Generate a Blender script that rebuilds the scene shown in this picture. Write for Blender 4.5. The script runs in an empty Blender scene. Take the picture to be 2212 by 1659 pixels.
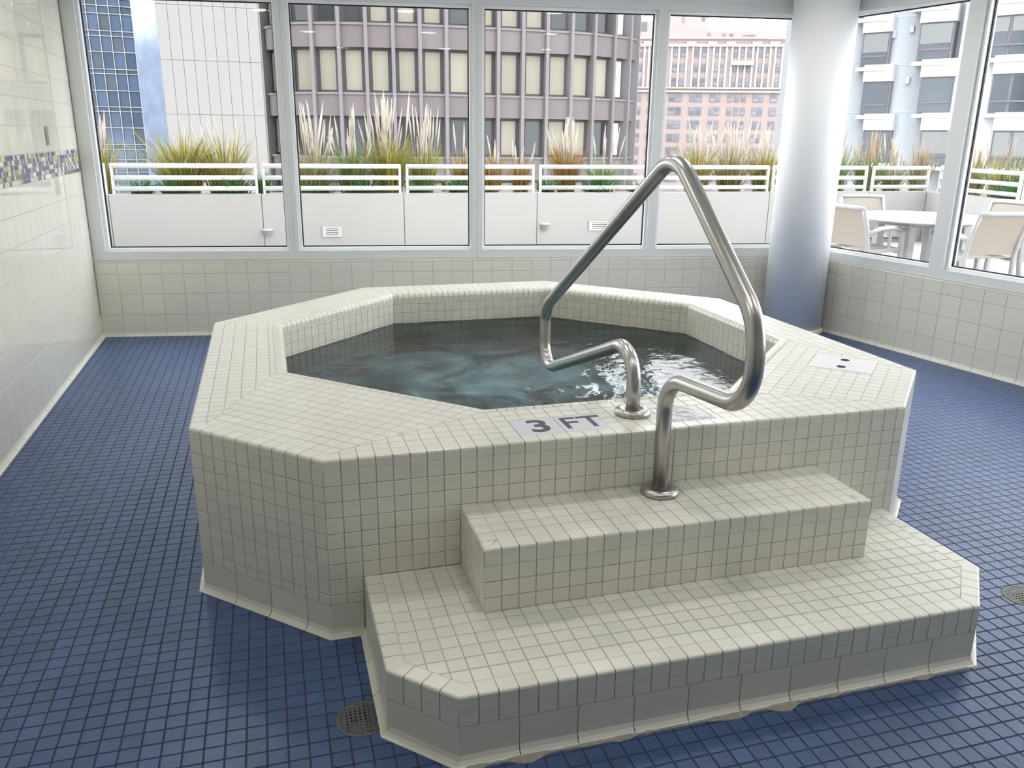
import bpy, math, random
from mathutils import Vector, Matrix, noise
from mathutils.bvhtree import BVHTree

S = 0.0508            # one unit = one two-inch tile pitch; all lengths below are in units unless said otherwise
V = Vector
scn = bpy.context.scene
COL = scn.collection
rnd = random.Random(7)

# ------------------------------------------------------------------ camera
CAM = V((-1.9865, -44.602, 29.2048)); YAW, PITCH, ROLL, FPX = -0.2859, -0.2934, -0.0118, 1782.6
RM = Matrix.Rotation(YAW, 3, 'Z') @ Matrix.Rotation(PITCH, 3, 'X') @ Matrix.Rotation(ROLL, 3, 'Y')
cd = bpy.data.cameras.new('camera'); cam = bpy.data.objects.new('camera', cd); COL.objects.link(cam)
cd.sensor_width = 36.0; cd.lens = FPX / 2212 * 36.0; cd.clip_start = 0.02; cd.clip_end = 1000
r_, f_, u_ = RM.col[0], RM.col[1], RM.col[2]
m4 = Matrix.Identity(4)
for i in range(3):
    m4[i][0] = r_[i]; m4[i][1] = u_[i]; m4[i][2] = -f_[i]; m4[i][3] = CAM[i] * S
cam.matrix_world = m4
scn.camera = cam
def ray(px, py): return RM @ V(((px - 1106) / FPX, 1.0, -(py - 829.5) / FPX))
def at_depth(px, py, d): return CAM + ray(px, py) * d
def at_z(px, py, z):
    d = ray(px, py); return CAM + d * ((z - CAM.z) / d.z)
def at_plane(px, py, p, n):
    d = ray(px, py); return CAM + d * ((p - CAM).dot(n) / d.dot(n))
RT = RM.transposed()
def project(p):
    q = RT @ (p - CAM)
    if q.y < 0.1: return None
    return (1106 + FPX * q.x / q.y, 829.5 - FPX * q.z / q.y)

# ------------------------------------------------------------------ world, exposure
w = bpy.data.worlds.new('overcast_sky'); scn.world = w; w.use_nodes = True
bg = w.node_tree.nodes['Background']; bg.inputs[0].default_value = (0.93, 0.97, 1.0, 1); bg.inputs[1].default_value = 2.4
vs = scn.view_settings; vs.view_transform = 'Standard'; vs.look = 'None'; vs.gamma = 1.0; vs.exposure = 1.15; vs.use_curve_mapping = False
DOWNLIGHT = 42.0
try:
    cy = scn.cycles; cy.max_bounces = 8; cy.diffuse_bounces = 4; cy.glossy_bounces = 3; cy.transparent_max_bounces = 12; cy.use_adaptive_sampling = True; cy.adaptive_threshold = 0.06; cy.adaptive_min_samples = 20; cy.use_denoising = True
    cy.caustics_reflective = False; cy.caustics_refractive = False
except Exception: pass

# ------------------------------------------------------------------ materials
MATS = {}
def mat(name, col, rough=0.5, metal=0.0, var=0.0, noise_=0.0, nscale=8.0, bump=0.0, bscale=30.0, spec=0.5, emit=0.0, col2=None):
    if name in MATS: return MATS[name]
    m = bpy.data.materials.new(name); m.use_nodes = True; nt = m.node_tree; N = nt.nodes; L = nt.links
    p = N['Principled BSDF']
    p.inputs['Roughness'].default_value = rough; p.inputs['Metallic'].default_value = metal
    p.inputs['Specular IOR Level'].default_value = spec
    p.inputs['Base Color'].default_value = (*col, 1)
    src = None
    if noise_ or col2:
        tc = N.new('ShaderNodeTexCoord'); nz = N.new('ShaderNodeTexNoise'); nz.inputs['Scale'].default_value = nscale; nz.inputs['Detail'].default_value = 4
        geo = N.new('ShaderNodeNewGeometry'); L.new(geo.outputs['Position'], nz.inputs['Vector'])
        mx = N.new('ShaderNodeMix'); mx.data_type = 'RGBA'
        a = tuple(c * (1 - noise_) for c in col); b = col2 if col2 else tuple(min(1, c * (1 + noise_)) for c in col)
        mx.inputs[6].default_value = (*a, 1); mx.inputs[7].default_value = (*b, 1)
        L.new(nz.outputs['Fac'], mx.inputs[0]); src = mx.outputs[2]
    if var:
        oi = N.new('ShaderNodeObjectInfo'); g2 = N.new('ShaderNodeNewGeometry')
        ad = N.new('ShaderNodeMath'); ad.operation = 'ADD'; fr = N.new('ShaderNodeMath'); fr.operation = 'FRACT'
        L.new(oi.outputs['Random'], ad.inputs[0]); L.new(g2.outputs['Random Per Island'], ad.inputs[1]); L.new(ad.outputs[0], fr.inputs[0])
        mr = N.new('ShaderNodeMapRange'); mr.inputs[3].default_value = 1 - var; mr.inputs[4].default_value = 1 + var; L.new(fr.outputs[0], mr.inputs[0])
        hs = N.new('ShaderNodeHueSaturation'); hs.inputs['Color'].default_value = (*col, 1)
        if src: L.new(src, hs.inputs['Color'])
        L.new(mr.outputs[0], hs.inputs['Value']); src = hs.outputs[0]
    if src: L.new(src, p.inputs['Base Color'])
    if bump:
        geo = N.new('ShaderNodeNewGeometry'); nb = N.new('ShaderNodeTexNoise'); nb.inputs['Scale'].default_value = bscale; L.new(geo.outputs['Position'], nb.inputs['Vector'])
        bp = N.new('ShaderNodeBump'); bp.inputs['Strength'].default_value = bump; bp.inputs['Distance'].default_value = 0.01
        L.new(nb.outputs['Fac'], bp.inputs['Height']); L.new(bp.outputs[0], p.inputs['Normal'])
    if emit:
        p.inputs['Emission Color'].default_value = (*col, 1); p.inputs['Emission Strength'].default_value = emit
    MATS[name] = m; return m
def glass_mat(name, tint=(1, 1, 1), base=0.004, graz=0.4):
    m = bpy.data.materials.new(name); m.use_nodes = True; nt = m.node_tree; N = nt.nodes; L = nt.links; N.clear()
    out = N.new('ShaderNodeOutputMaterial'); mix = N.new('ShaderNodeMixShader'); tr = N.new('ShaderNodeBsdfTransparent'); gl = N.new('ShaderNodeBsdfGlossy')
    gl.inputs['Roughness'].default_value = 0.0; tr.inputs[0].default_value = (*tint, 1)
    lw = N.new('ShaderNodeLayerWeight'); lw.inputs[0].default_value = 0.5; pw = N.new('ShaderNodeMath'); pw.operation = 'POWER'; pw.inputs[1].default_value = 4
    L.new(lw.outputs['Facing'], pw.inputs[0]); ma = N.new('ShaderNodeMath'); ma.operation = 'MULTIPLY_ADD'; ma.inputs[1].default_value = graz; ma.inputs[2].default_value = base
    L.new(pw.outputs[0], ma.inputs[0]); L.new(ma.outputs[0], mix.inputs[0]); L.new(tr.outputs[0], mix.inputs[1]); L.new(gl.outputs[0], mix.inputs[2]); L.new(mix.outputs[0], out.inputs[0])
    MATS[name] = m; return m

CREAM = mat('cream_glazed_tile', (0.70, 0.69, 0.61), 0.30, var=0.035, noise_=0.03, nscale=6)
CREAMT = mat('cream_tread_tile', (0.70, 0.69, 0.62), 0.38, var=0.03, noise_=0.03, nscale=5)
GROUT = mat('cream_tile_grout', (0.48, 0.43, 0.35), 0.9, noise_=0.3, nscale=14)
WTILE = mat('glossy_cream_wall_tile', (0.74, 0.725, 0.64), 0.03, var=0.02, bump=0.012, bscale=7)
WTILE2 = mat('cream_sill_wall_tile', (0.72, 0.70, 0.61), 0.2, var=0.025)
WGROUT = mat('pale_wall_grout', (0.50, 0.47, 0.40), 0.9, noise_=0.1)
BLUE = mat('blue_floor_tile', (0.055, 0.10, 0.22), 0.33, var=0.10, noise_=0.15, nscale=3, bump=0.12, bscale=60)
BGROUT = mat('dark_floor_grout', (0.035, 0.04, 0.055), 0.85, noise_=0.5, nscale=2.0)
WHITE = mat('white_paint', (0.80, 0.82, 0.82), 0.45)
FRAME = mat('grey_aluminium_frame', (0.72, 0.735, 0.73), 0.4)
STOP = mat('pale_glazing_stop', (0.86, 0.87, 0.88), 0.3)
GASKET = mat('black_gasket', (0.01, 0.01, 0.012), 0.5)
COLM = mat('pale_blue_column_paint', (0.83, 0.84, 0.86), 0.5, bump=0.05, bscale=80)
STEEL = mat('brushed_stainless', (0.50, 0.485, 0.46), 0.33, metal=1.0, bump=0.02, bscale=150)
DARK = mat('black_hole', (0.01, 0.01, 0.01), 0.8)
PANE = glass_mat('window_glass')

# ------------------------------------------------------------------ mesh helpers
WLOC = {}
class MB:
    def __init__(s): s.v = []; s.f = []; s.m = []; s.sm = []
    def add(s, vs, fs, mi=0, sm=False):
        b = len(s.v); s.v += [V(x) for x in vs]; s.f += [[b + i for i in q] for q in fs]; s.m += [mi] * len(fs); s.sm += [sm] * len(fs); return s
    def hexa(s, c, mi=0):            # c: 8 corners, bottom loop then top loop
        d = (c[1] - c[0]).cross(c[3] - c[0]).dot(c[4] - c[0])
        fs = [[3, 2, 1, 0], [4, 5, 6, 7], [0, 1, 5, 4], [1, 2, 6, 5], [2, 3, 7, 6], [3, 0, 4, 7]]
        if d < 0: fs = [q[::-1] for q in fs]
        return s.add(c, fs, mi)
    def box(s, x0, x1, y0, y1, z0, z1, mi=0):
        return s.hexa([V(p) for p in ((x0, y0, z0), (x1, y0, z0), (x1, y1, z0), (x0, y1, z0), (x0, y0, z1), (x1, y0, z1), (x1, y1, z1), (x0, y1, z1))], mi)
    def fbox(s, F, a0, a1, w0, w1, z0, z1, mi=0):   # box in a wall frame
        return s.hexa([F.p(a, w, z) for z in (z0, z1) for a, w in ((a0, w0), (a1, w0), (a1, w1), (a0, w1))], mi)
    def prism(s, poly, z0, z1, mi=0, bottom=True):  # poly CCW
        n = len(poly); vs = [V((p[0], p[1], z0)) for p in poly] + [V((p[0], p[1], z1)) for p in poly]
        fs = [[i, (i + 1) % n, n + (i + 1) % n, n + i] for i in range(n)] + [list(range(n, 2 * n))]
        if bottom: fs.append(list(range(n))[::-1])
        return s.add(vs, fs, mi)
    def lathe(s, c, prof, n=24, mi=0, caps=True):   # prof: (r,z) bottom to top
        c = V(c); vs = []; fs = []
        for r, z in prof:
            for k in range(n):
                a = 2 * math.pi * k / n; vs.append(c + V((r * math.cos(a), r * math.sin(a), z)))
        for j in range(len(prof) - 1):
            for k in range(n): fs.append([j * n + k, j * n + (k + 1) % n, (j + 1) * n + (k + 1) % n, (j + 1) * n + k])
        s.add(vs, fs, mi, True)
        if caps:
            b = len(s.v) - len(vs); s.f += [[b + k for k in range(n)][::-1], [b + (len(prof) - 1) * n + k for k in range(n)]]; s.m += [mi] * 2; s.sm += [False] * 2
        return s
    def tube(s, pts, r, n=10, mi=0, caps=True, rs=None):
        pts = [V(p) for p in pts]; vs = []; fs = []; ref = None
        for i, p in enumerate(pts):
            t = (pts[min(i + 1, len(pts) - 1)] - pts[max(i - 1, 0)]).normalized()
            if ref is None: ref = t.orthogonal().normalized()
            ref = (ref - t * ref.dot(t)).normalized(); b2 = t.cross(ref); rr = rs[i] if rs else r
            for k in range(n):
                a = 2 * math.pi * k / n; vs.append(p + (ref * math.cos(a) + b2 * math.sin(a)) * rr)
        for j in range(len(pts) - 1):
            for k in range(n): fs.append([j * n + k, j * n + (k + 1) % n, (j + 1) * n + (k + 1) % n, (j + 1) * n + k])
        s.add(vs, fs, mi, True)
        if caps:
            b = len(s.v) - len(vs); s.f += [[b + k for k in range(n)][::-1], [b + (len(pts) - 1) * n + k for k in range(n)]]; s.m += [mi] * 2; s.sm += [False] * 2
        return s
    def mesh(s, name, mats, off=V((0, 0, 0)), sc=S):
        me = bpy.data.meshes.new(name); me.from_pydata([tuple((x - off) * sc) for x in s.v], [], s.f)
        for m in (mats if isinstance(mats, (list, tuple)) else [mats]): me.materials.append(m)
        me.polygons.foreach_set('material_index', s.m); me.polygons.foreach_set('use_smooth', s.sm); me.update(); return me
    def build(s, name, mats, parent=None, origin=None):
        if parent is not None: off = WLOC[parent.name]; loc = V((0, 0, 0))
        else:
            if origin is None:
                xs = [p.x for p in s.v]; ys = [p.y for p in s.v]; zs = [p.z for p in s.v]
                origin = V(((min(xs) + max(xs)) / 2, (min(ys) + max(ys)) / 2, min(zs)))
            off = V(origin); loc = off * S
        o = bpy.data.objects.new(name, s.mesh(name, mats, off)); COL.objects.link(o); o.location = loc
        if parent is not None: o.parent = parent
        WLOC[o.name] = off; return o
def tag(o, label=None, cat=None, group=None, kind=None):
    if label: o['label'] = label
    if cat: o['category'] = cat
    if group: o['group'] = group
    if kind: o['kind'] = kind
    return o
def empty(name, loc, parent=None):
    o = bpy.data.objects.new(name, None); COL.objects.link(o); o.empty_display_size = 0.1; loc = V(loc)
    o.location = (loc - (WLOC[parent.name] if parent else V((0, 0, 0)))) * S
    if parent: o.parent = parent
    WLOC[o.name] = loc; return o
class Frame:                            # vertical wall frame: a along, w across, z up
    def __init__(s, o, e, n): s.o = V(o); s.e = V(e).normalized(); s.n = V(n).normalized()
    def p(s, a, w, z): return s.o + s.e * a + s.n * w + V((0, 0, z))
    def pix(s, px, py, w=0.0):
        q = at_plane(px, py, s.o + s.n * w, s.n) - s.o; return q.dot(s.e), q.z

# ---- tiles
def clip(poly, n, c):                   # keep points with n.p <= c
    out = []
    for i, p in enumerate(poly):
        q = poly[(i + 1) % len(poly)]; dp = n[0] * p[0] + n[1] * p[1] - c; dq = n[0] * q[0] + n[1] * q[1] - c
        if dp <= 0: out.append(p)
        if dp * dq < 0:
            t = dp / (dp - dq); out.append((p[0] + (q[0] - p[0]) * t, p[1] + (q[1] - p[1]) * t))
    return out
def clip_convex(poly, conv):            # conv CCW
    for i, p in enumerate(conv):
        q = conv[(i + 1) % len(conv)]; n = (q[1] - p[1], -(q[0] - p[0])); poly = clip(poly, n, n[0] * p[0] + n[1] * p[1])
        if len(poly) < 3: return []
    return poly
def area(poly): return 0.5 * sum(poly[i][0] * poly[(i + 1) % len(poly)][1] - poly[(i + 1) % len(poly)][0] * poly[i][1] for i in range(len(poly)))
def inset(poly, d):
    n = len(poly); ls = []
    for i in range(n):
        p, q = poly[i], poly[(i + 1) % n]; ex, ey = q[0] - p[0], q[1] - p[1]; l = math.hypot(ex, ey)
        if l < 1e-6: continue
        nx, ny = -ey / l, ex / l; ls.append((nx, ny, nx * p[0] + ny * p[1] + d))
    out = []
    for i in range(len(ls)):
        a, b = ls[i - 1], ls[i]; det = a[0] * b[1] - a[1] * b[0]
        if abs(det) < 1e-6: return None
        out.append(((a[2] * b[1] - b[2] * a[1]) / det, (a[0] * b[2] - b[0] * a[2]) / det))
    A = area(out) if len(out) > 2 else -1
    if A <= 0 or A > area(poly): return None
    if d > 0:
        xs = [p[0] for p in poly]; ys = [p[1] for p in poly]
        if any(not (min(xs) - 1e-4 <= p[0] <= max(xs) + 1e-4 and min(ys) - 1e-4 <= p[1] <= max(ys) + 1e-4) for p in out): return None
        for i in range(len(out)):                # an edge that turned round means the offset went too far
            if len(out) == n:
                p, q = poly[i], poly[(i + 1) % n]; a, b = out[i], out[(i + 1) % n]
                if (q[0] - p[0]) * (b[0] - a[0]) + (q[1] - p[1]) * (b[1] - a[1]) < 0: return None
    return out
GAP, TH, BV = 0.05, 0.035, 0.02
def tile_geo(poly, gap=GAP, th=TH, bv=BV):
    a = inset(poly, gap / 2)
    if not a: return None
    b = inset(a, bv)
    if not b or len(b) != len(a): return None
    n = len(a); vs = [(x, y, -th) for x, y in a] + [(x, y, -bv) for x, y in a] + [(x, y, 0) for x, y in b]
    fs = [list(range(2 * n, 3 * n))]
    for i in range(n):
        j = (i + 1) % n; fs += [[i, j, n + j, n + i], [n + i, n + j, 2 * n + j, 2 * n + i]]
    return vs, fs
class TF:                                # tile frame: u, v in plane, n = u x v out
    def __init__(s, o, u, v): s.o = V(o); s.u = V(u).normalized(); s.v = V(v).normalized(); s.n = s.u.cross(s.v)
    def p(s, q): return s.o + s.u * q[0] + s.v * q[1] + s.n * (q[2] if len(q) > 2 else 0)
TILES = {}                               # (thing, part) -> records
def rec(thing, part, center, normal, corners, geo, mi=0, key=None, local=None):
    TILES.setdefault((thing, part), []).append((center, normal, corners, geo, mi, key, local))
SHARED = {}
def add_tile(thing, part, T, poly, mi=0, gap=GAP, th=TH, bv=BV):
    A = area(poly)
    if A < 0.008: return
    g = None; key = None; loc = None
    xs = [p[0] for p in poly]; ys = [p[1] for p in poly]
    if len(poly) == 4 and abs((max(xs) - min(xs)) * (max(ys) - min(ys)) - A) < 1e-4:   # axis-aligned rectangle: shared mesh
        a, b = round(max(xs) - min(xs), 3), round(max(ys) - min(ys), 3); key = (a, b, gap, th, bv, mi); c = ((max(xs) + min(xs)) / 2, (max(ys) + min(ys)) / 2); loc = (T, c)
        if key not in SHARED: SHARED[key] = (tile_geo([(-a / 2, -b / 2), (a / 2, -b / 2), (a / 2, b / 2), (-a / 2, b / 2)], gap, th, bv), {})
        if SHARED[key][0] is None: return
        vs = [(x + c[0], y + c[1], z) for x, y, z in SHARED[key][0][0]]; fs = SHARED[key][0][1]
    else:
        g = tile_geo(poly, gap, th, bv) or tile_geo(poly, gap * .5, th, bv * .3) or tile_geo(poly, gap * .2, th, bv * .1)
        if g is None: return
        vs, fs = g; c = (sum(xs) / len(xs), sum(ys) / len(ys))
    rec(thing, part, T.p(c), T.n, [T.p(p) for p in poly], ([T.p(q) for q in vs], fs, False), mi, key, loc)
def grid_tiles(thing, part, T, conv, du, dv, u0=0.0, v0=0.0, skip=None, mi=0, mixf=None, **k):
    xs = [p[0] for p in conv]; ys = [p[1] for p in conv]
    i0, i1 = math.floor((min(xs) - u0) / du), math.ceil((max(xs) - u0) / du); j0, j1 = math.floor((min(ys) - v0) / dv), math.ceil((max(ys) - v0) / dv)
    for i in range(i0, i1):
        for j in range(j0, j1):
            a, b = u0 + i * du, v0 + j * dv; q = clip_convex([(a, b), (a + du, b), (a + du, b + dv), (a, b + dv)], conv)
            if len(q) < 3 or (skip and skip(a + du / 2, b + dv / 2)): continue
            q2 = [p for n_, p in enumerate(q) if math.hypot(p[0] - q[n_ - 1][0], p[1] - q[n_ - 1][1]) > 0.03]
            if len(q2) > 2: add_tile(thing, part, T, q2, mi, **k)
def profile_pieces(thing, part, P0, P1, inward, prof, step, tL, tR, s_off=0.0, back=0.03, mi=0, skip=None, gap=GAP):
    # prof: (d inward, z) from top inner to bottom outer; pieces run along P0->P1; tL/tR are mitre slopes
    P0, P1 = V(P0), V(P1); e = (P1 - P0); Ln = e.length; e.normalize(); inw = V(inward).normalized(); up = V((0, 0, 1))
    k0 = math.floor(-s_off / step); s = s_off + k0 * step
    while s < Ln:
        a, b = max(s, -1.0 if s < 0 else s), s + step
        first = s <= 0 + 1e-6; last = s + step >= Ln - 1e-6
        va, vb = [], []; ok = False
        for d, z in prof:
            lo, hi = d * tL, Ln - d * tR
            sa = lo if first else max(s + gap / 2, lo); sb = hi if last else min(s + step - gap / 2, hi)
            if first and not last: sb = max(min(s + step - gap / 2, hi), sa)
            if sb - sa > 0.05: ok = True
            sb = max(sb, sa); va.append(P0 + e * sa + inw * d + up * z); vb.append(P0 + e * sb + inw * d + up * z)
        if ok and not (skip and skip(s + step / 2)):
            n = len(prof); vs = []; fs = []
            # offset profile inwards for the caps
            nor = []
            for i in range(n):
                dA = prof[max(i - 1, 0)]; dB = prof[min(i + 1, n - 1)]; t = (dB[0] - dA[0], dB[1] - dA[1]); l = math.hypot(*t) or 1
                nor.append((-(t[1]) / l, t[0] / l))
            ia = [p + inw * (nor[i][0] * back) + up * (nor[i][1] * back) for i, p in enumerate(va)]; ib = [p + inw * (nor[i][0] * back) + up * (nor[i][1] * back) for i, p in enumerate(vb)]
            vs = va + vb + ia + ib
            for i in range(n - 1):
                fs += [[i, i + 1, n + i + 1, n + i], [i + 1, i, 2 * n + i, 2 * n + i + 1], [n + i, n + i + 1, 3 * n + i + 1, 3 * n + i]]
            fs += [[0, n, 3 * n, 2 * n], [n - 1, 2 * n - 1 + n - n, 2 * n - 1, 3 * n - 1][:0] or [n - 1, 3 * n - 1, 4 * n - 1, 2 * n - 1]]
            mid = n // 2; cen = (va[mid] + vb[mid]) / 2; nv = (va[0] - va[-1]).cross(vb[0] - va[0])
            outw = (up - inw).normalized()
            if nv.dot(outw) < 0: nv = -nv
            f0 = (vs[fs[0][1]] - vs[fs[0][0]]).cross(vs[fs[0][2]] - vs[fs[0][0]])
            if f0.length < 1e-9: f0 = nv
            if f0.dot(up * 0.7 - inw) < 0: fs = [q[::-1] for q in fs]
            rec(thing, part, cen - inw * 0.05, nv.normalized() if nv.length else outw, [va[0], vb[0], vb[-1], va[-1]], (vs, fs, False), mi)
        s += step
OCC = []                                  # (verts, polys) blocking the view
def occl(mb): OCC.append(mb)
def flush_tiles(things, mats, bvh, cap=300, names_stuff='tile_field'):
    for (thing, part), recs in TILES.items():
        if thing not in things: continue
        parent = things[thing]; off = WLOC[parent.name]; ms = mats[(thing, part)] if (thing, part) in mats else mats[thing]
        if not isinstance(ms, (list, tuple)): ms = [ms]
        sc = []
        for i, r in enumerate(recs):
            c, n, cor = r[0], r[1], r[2]; a = -1.0
            pr = [project(p) for p in cor]
            if None not in pr and n.dot(CAM - c) > 0:
                ar = abs(area(pr)); pc = project(c)
                if -10 < pc[0] < 2222 and -10 < pc[1] < 1669:
                    d = (c + n * 0.12) - CAM; L = d.length; hit = bvh.ray_cast(CAM, d / L, L - 0.05)
                    a = ar if hit[0] is None else -0.5
            sc.append((a, i))
        sc.sort(reverse=True)
        chosen = {i for a, i in sc[:cap] if a >= 12.0}
        rest = MB()
        for i, r in enumerate(recs):
            vs, fs, smo = r[3]; mi, key, loc = r[4], r[5], r[6]
            if i not in chosen: rest.add(vs, fs, mi, smo); continue
            if key is not None:
                T, c = loc; md = SHARED[key][1]; kk = (part, thing)
                if kk not in md:
                    b = MB(); b.add(SHARED[key][0][0], SHARED[key][0][1], 0); md[kk] = b.mesh(part, ms[mi])
                o = bpy.data.objects.new(part, md[kk]); mt = Matrix.Identity(4)
                for q in range(3): mt[q][0] = T.u[q]; mt[q][1] = T.v[q]; mt[q][2] = T.n[q]; mt[q][3] = (T.p(c)[q] - off[q]) * S
                o.matrix_local = mt
            else:
                b = MB(); b.add([p - r[0] for p in vs], fs, 0, smo); o = bpy.data.objects.new(part, b.mesh(part, ms[mi])); o.location = (r[0] - off) * S
            COL.objects.link(o); o.parent = parent
        if rest.f:
            tag(rest.build(part + '_field', ms, parent), kind='stuff')

# ------------------------------------------------------------------ room geometry
H1, H2, H3 = 3.795, 7.695, 11.427
XL = -26.54
ZS, ZB, ZT, ZC = 11.17, 12.85, 46.2, 50.0
FW = Frame((0, 81.88, 0), (1, -0.1556, 0), (0.1556, 1, 0))          # far wall, w outwards
RW = Frame((80.3, 70, 0), (0.1733, -1, 0), (1, 0.1733, 0))          # right wall, a runs towards the camera
YN = -75.0
cornerFR = V((80.4, 69.37, 0)); cornerFL = V((XL, 81.88 - 0.1556 * XL, 0)); cornerNR = V((80.3 - 0.1733 * (YN - 70), YN, 0)); cornerNL = V((XL, YN, 0))
ROOM = [(XL, YN), (cornerNR.x, YN), (cornerFR.x, cornerFR.y), (cornerFL.x, cornerFL.y)]
A_FL = (cornerFL - FW.o).dot(FW.e); A_FR = (cornerFR - FW.o).dot(FW.e); B_FR = (cornerFR - RW.o).dot(RW.e); B_NR = (cornerNR - RW.o).dot(RW.e)

# floor slab
fl = MB(); fl.prism([(p[0], p[1]) for p in ROOM], -3.0, -TH); floor = fl.build('floor', BGROUT, origin=V((20, 0, -3))); tag(floor, 'dark blue square mosaic tile floor', 'floor', kind='structure')
# ceiling
ce = MB(); ce.prism([(XL - 4, YN - 4), (cornerNR.x + 6, YN - 4), (cornerFR.x + 6, cornerFR.y + 3), (cornerFL.x - 4, cornerFL.y + 5)], ZC, ZC + 3)
tag(ce.build('ceiling', WHITE), 'plain white ceiling', 'ceiling', kind='structure')
# walls
wl = MB(); wl.box(XL - 4, XL - TH, YN - 4, cornerFL.y + 3, -3, ZC); wall_left = tag(wl.build('wall_left', WGROUT), 'glossy cream tiled wall with mosaic band', 'wall', kind='structure')
wn = MB(); wn.box(XL, cornerNR.x + 4, YN - 4, YN, -3, ZC); tag(wn.build('wall_near', mat('near_wall_cream', (0.7, 0.68, 0.6), 0.4)), 'plain cream wall', 'wall', kind='structure')
wf = MB(); wf.fbox(FW, A_FL, A_FR + 3, TH, 4.0, -3, ZS); wall_far = tag(wf.build('wall_far', WGROUT), 'low cream tiled wall below the long windows', 'wall', kind='structure')
wr = MB(); wr.fbox(RW, B_FR - 3, B_NR + 2, TH, 4.0, -3, ZS); wall_right = tag(wr.build('wall_right', WGROUT), 'low cream tiled wall below the side windows', 'wall', kind='structure')
hd = MB(); hd.fbox(FW, A_FL, A_FR + 2, 0.1, 4.0, ZT + 1.6, ZC); tag(hd.build('trim_1', FRAME), 'grey header panel above the long windows', 'trim', kind='structure')
hd = MB(); hd.fbox(RW, B_FR, B_NR + 2, 0.1, 4.0, ZT + 1.6, ZC); tag(hd.build('trim_2', FRAME), 'grey header panel above the side windows', 'trim', kind='structure')

# floor tiles
OUT = [(0, 0), (39.67, 0), (47.37, 7.7), (47.37, 38.69), (31.33, 54.73), (8.34, 54.73), (-7.7, 38.69), (-7.7, 7.7)]
INN = [(11.25, 6.9), (29.6, 6.9), (42.2, 19.5), (42.2, 36.8), (29.6, 49.4), (11.25, 49.4), (-1.35, 36.8), (-1.35, 19.5)]
LOW = [(2.03, 0), (2.03, -9.35), (5.03, -12.39), (35.48, -12.39), (39.03, -8.73), (39.03, 0)]
LOWP = [LOW[1], LOW[2], LOW[3], LOW[4], LOW[5], LOW[0]]
UP = (7.98, 32.9, -5.74)
def inside(poly, x, y, m):
    for i, p in enumerate(poly):
        q = poly[(i + 1) % len(poly)]; ex, ey = q[0] - p[0], q[1] - p[1]; l = math.hypot(ex, ey)
        if (-ey * (x - p[0]) + ex * (y - p[1])) / l < m: return False
    return True
DR = [V((0.95, -7.8, 0)), V((44.9, -7.45, 0))]
FT = TF((0, 0, 0), (1, 0, 0), (0, 1, 0))
room_in = [(XL + 0.1, -44.0), (96, -44.0), (cornerFR.x - 0.1, cornerFR.y - 0.1), (cornerFL.x + 0.1, cornerFL.y - 0.1)]
pr_ = RW.p(0, -0.15, 0); 
room_in = [(XL + 0.15, -44.0), (RW.p((70 + 44) * 1.0149, -0.15, 0).x, -44.0), (cornerFR.x - 0.3, cornerFR.y - 0.2), (cornerFL.x + 0.15, cornerFL.y - 0.15)]
def fskip(x, y): return inside(OUT, x, y, 1.0) or inside(LOWP, x, y, 0.9) or any(math.hypot(x - d.x, y - d.y) < 0.75 for d in DR)
grid_tiles('floor', 'floor_tile', FT, room_in, 1.0, 1.0, 0.15, 0.0, skip=fskip, gap=0.07, bv=0.025)
# wall tiles: left
LT = TF((XL, 0, 0), (0, 1, 0), (0, 0, 1))                         # normal = +x
zrow = [3.2 + 2.914 * i for i in range(8)]
yend = cornerFL.y - 0.05
for z0, z1, in [(zrow[i], zrow[i + 1]) for i in range(7)]:
    grid_tiles('wall_left', 'wall_tile', LT, [(-44, z0), (yend, z0), (yend, z1), (-44, z1)], 2.98, z1 - z0, 85.9 - 44 * 2.98, z0, bv=0.04, gap=0.05)
zz = 26.6
while zz < ZC - 0.2:
    z1 = min(zz + 2.914, ZC); grid_tiles('wall_left', 'wall_tile', LT, [(-44, zz), (yend, zz), (yend, z1), (-44, z1)], 2.98, z1 - zz, 85.9 - 44 * 2.98, zz, bv=0.04, gap=0.05); zz = z1
COVE3 = [(0, 3.15), (0, 0.55), (-0.07, 0.3), (-0.22, 0.1), (-0.42, 0.015)]
profile_pieces('wall_left', 'base_tile', (XL, yend, 0), (XL, -44, 0), (-1, 0, 0), COVE3, 2.98, 0, 0, s_off=0.0)
# mosaic band
MOS = [mat('mosaic_slate_blue', (0.09, 0.11, 0.23), 0.15, var=0.15), mat('mosaic_taupe', (0.22, 0.20, 0.185), 0.15, var=0.15), mat('mosaic_cream', (0.68, 0.66, 0.58), 0.12), mat('mosaic_ochre', (0.50, 0.42, 0.20), 0.15, var=0.1), mat('mosaic_white', (0.78, 0.78, 0.74), 0.1)]
mr_ = random.Random(3)
for j in range(6):
    y = -44.0; z0 = 23.6 + 0.5 * j
    while y < yend - 0.1:
        wd = mr_.choice([0.17, 0.33, 0.33, 0.5, 0.5, 0.67, 1.0, 1.0]); 
        if mr_.random() < 0.03: wd = 2.0
        mi = mr_.choices([0, 1, 2, 3, 4], [34, 20, 20, 12, 14])[0]
        y2 = min(y + wd, yend); add_tile('wall_left', 'mosaic_tile', LT, [(y, z0), (y2, z0), (y2, z0 + 0.5), (y, z0 + 0.5)], mi, gap=0.05, bv=0.015); y = y2
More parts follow.
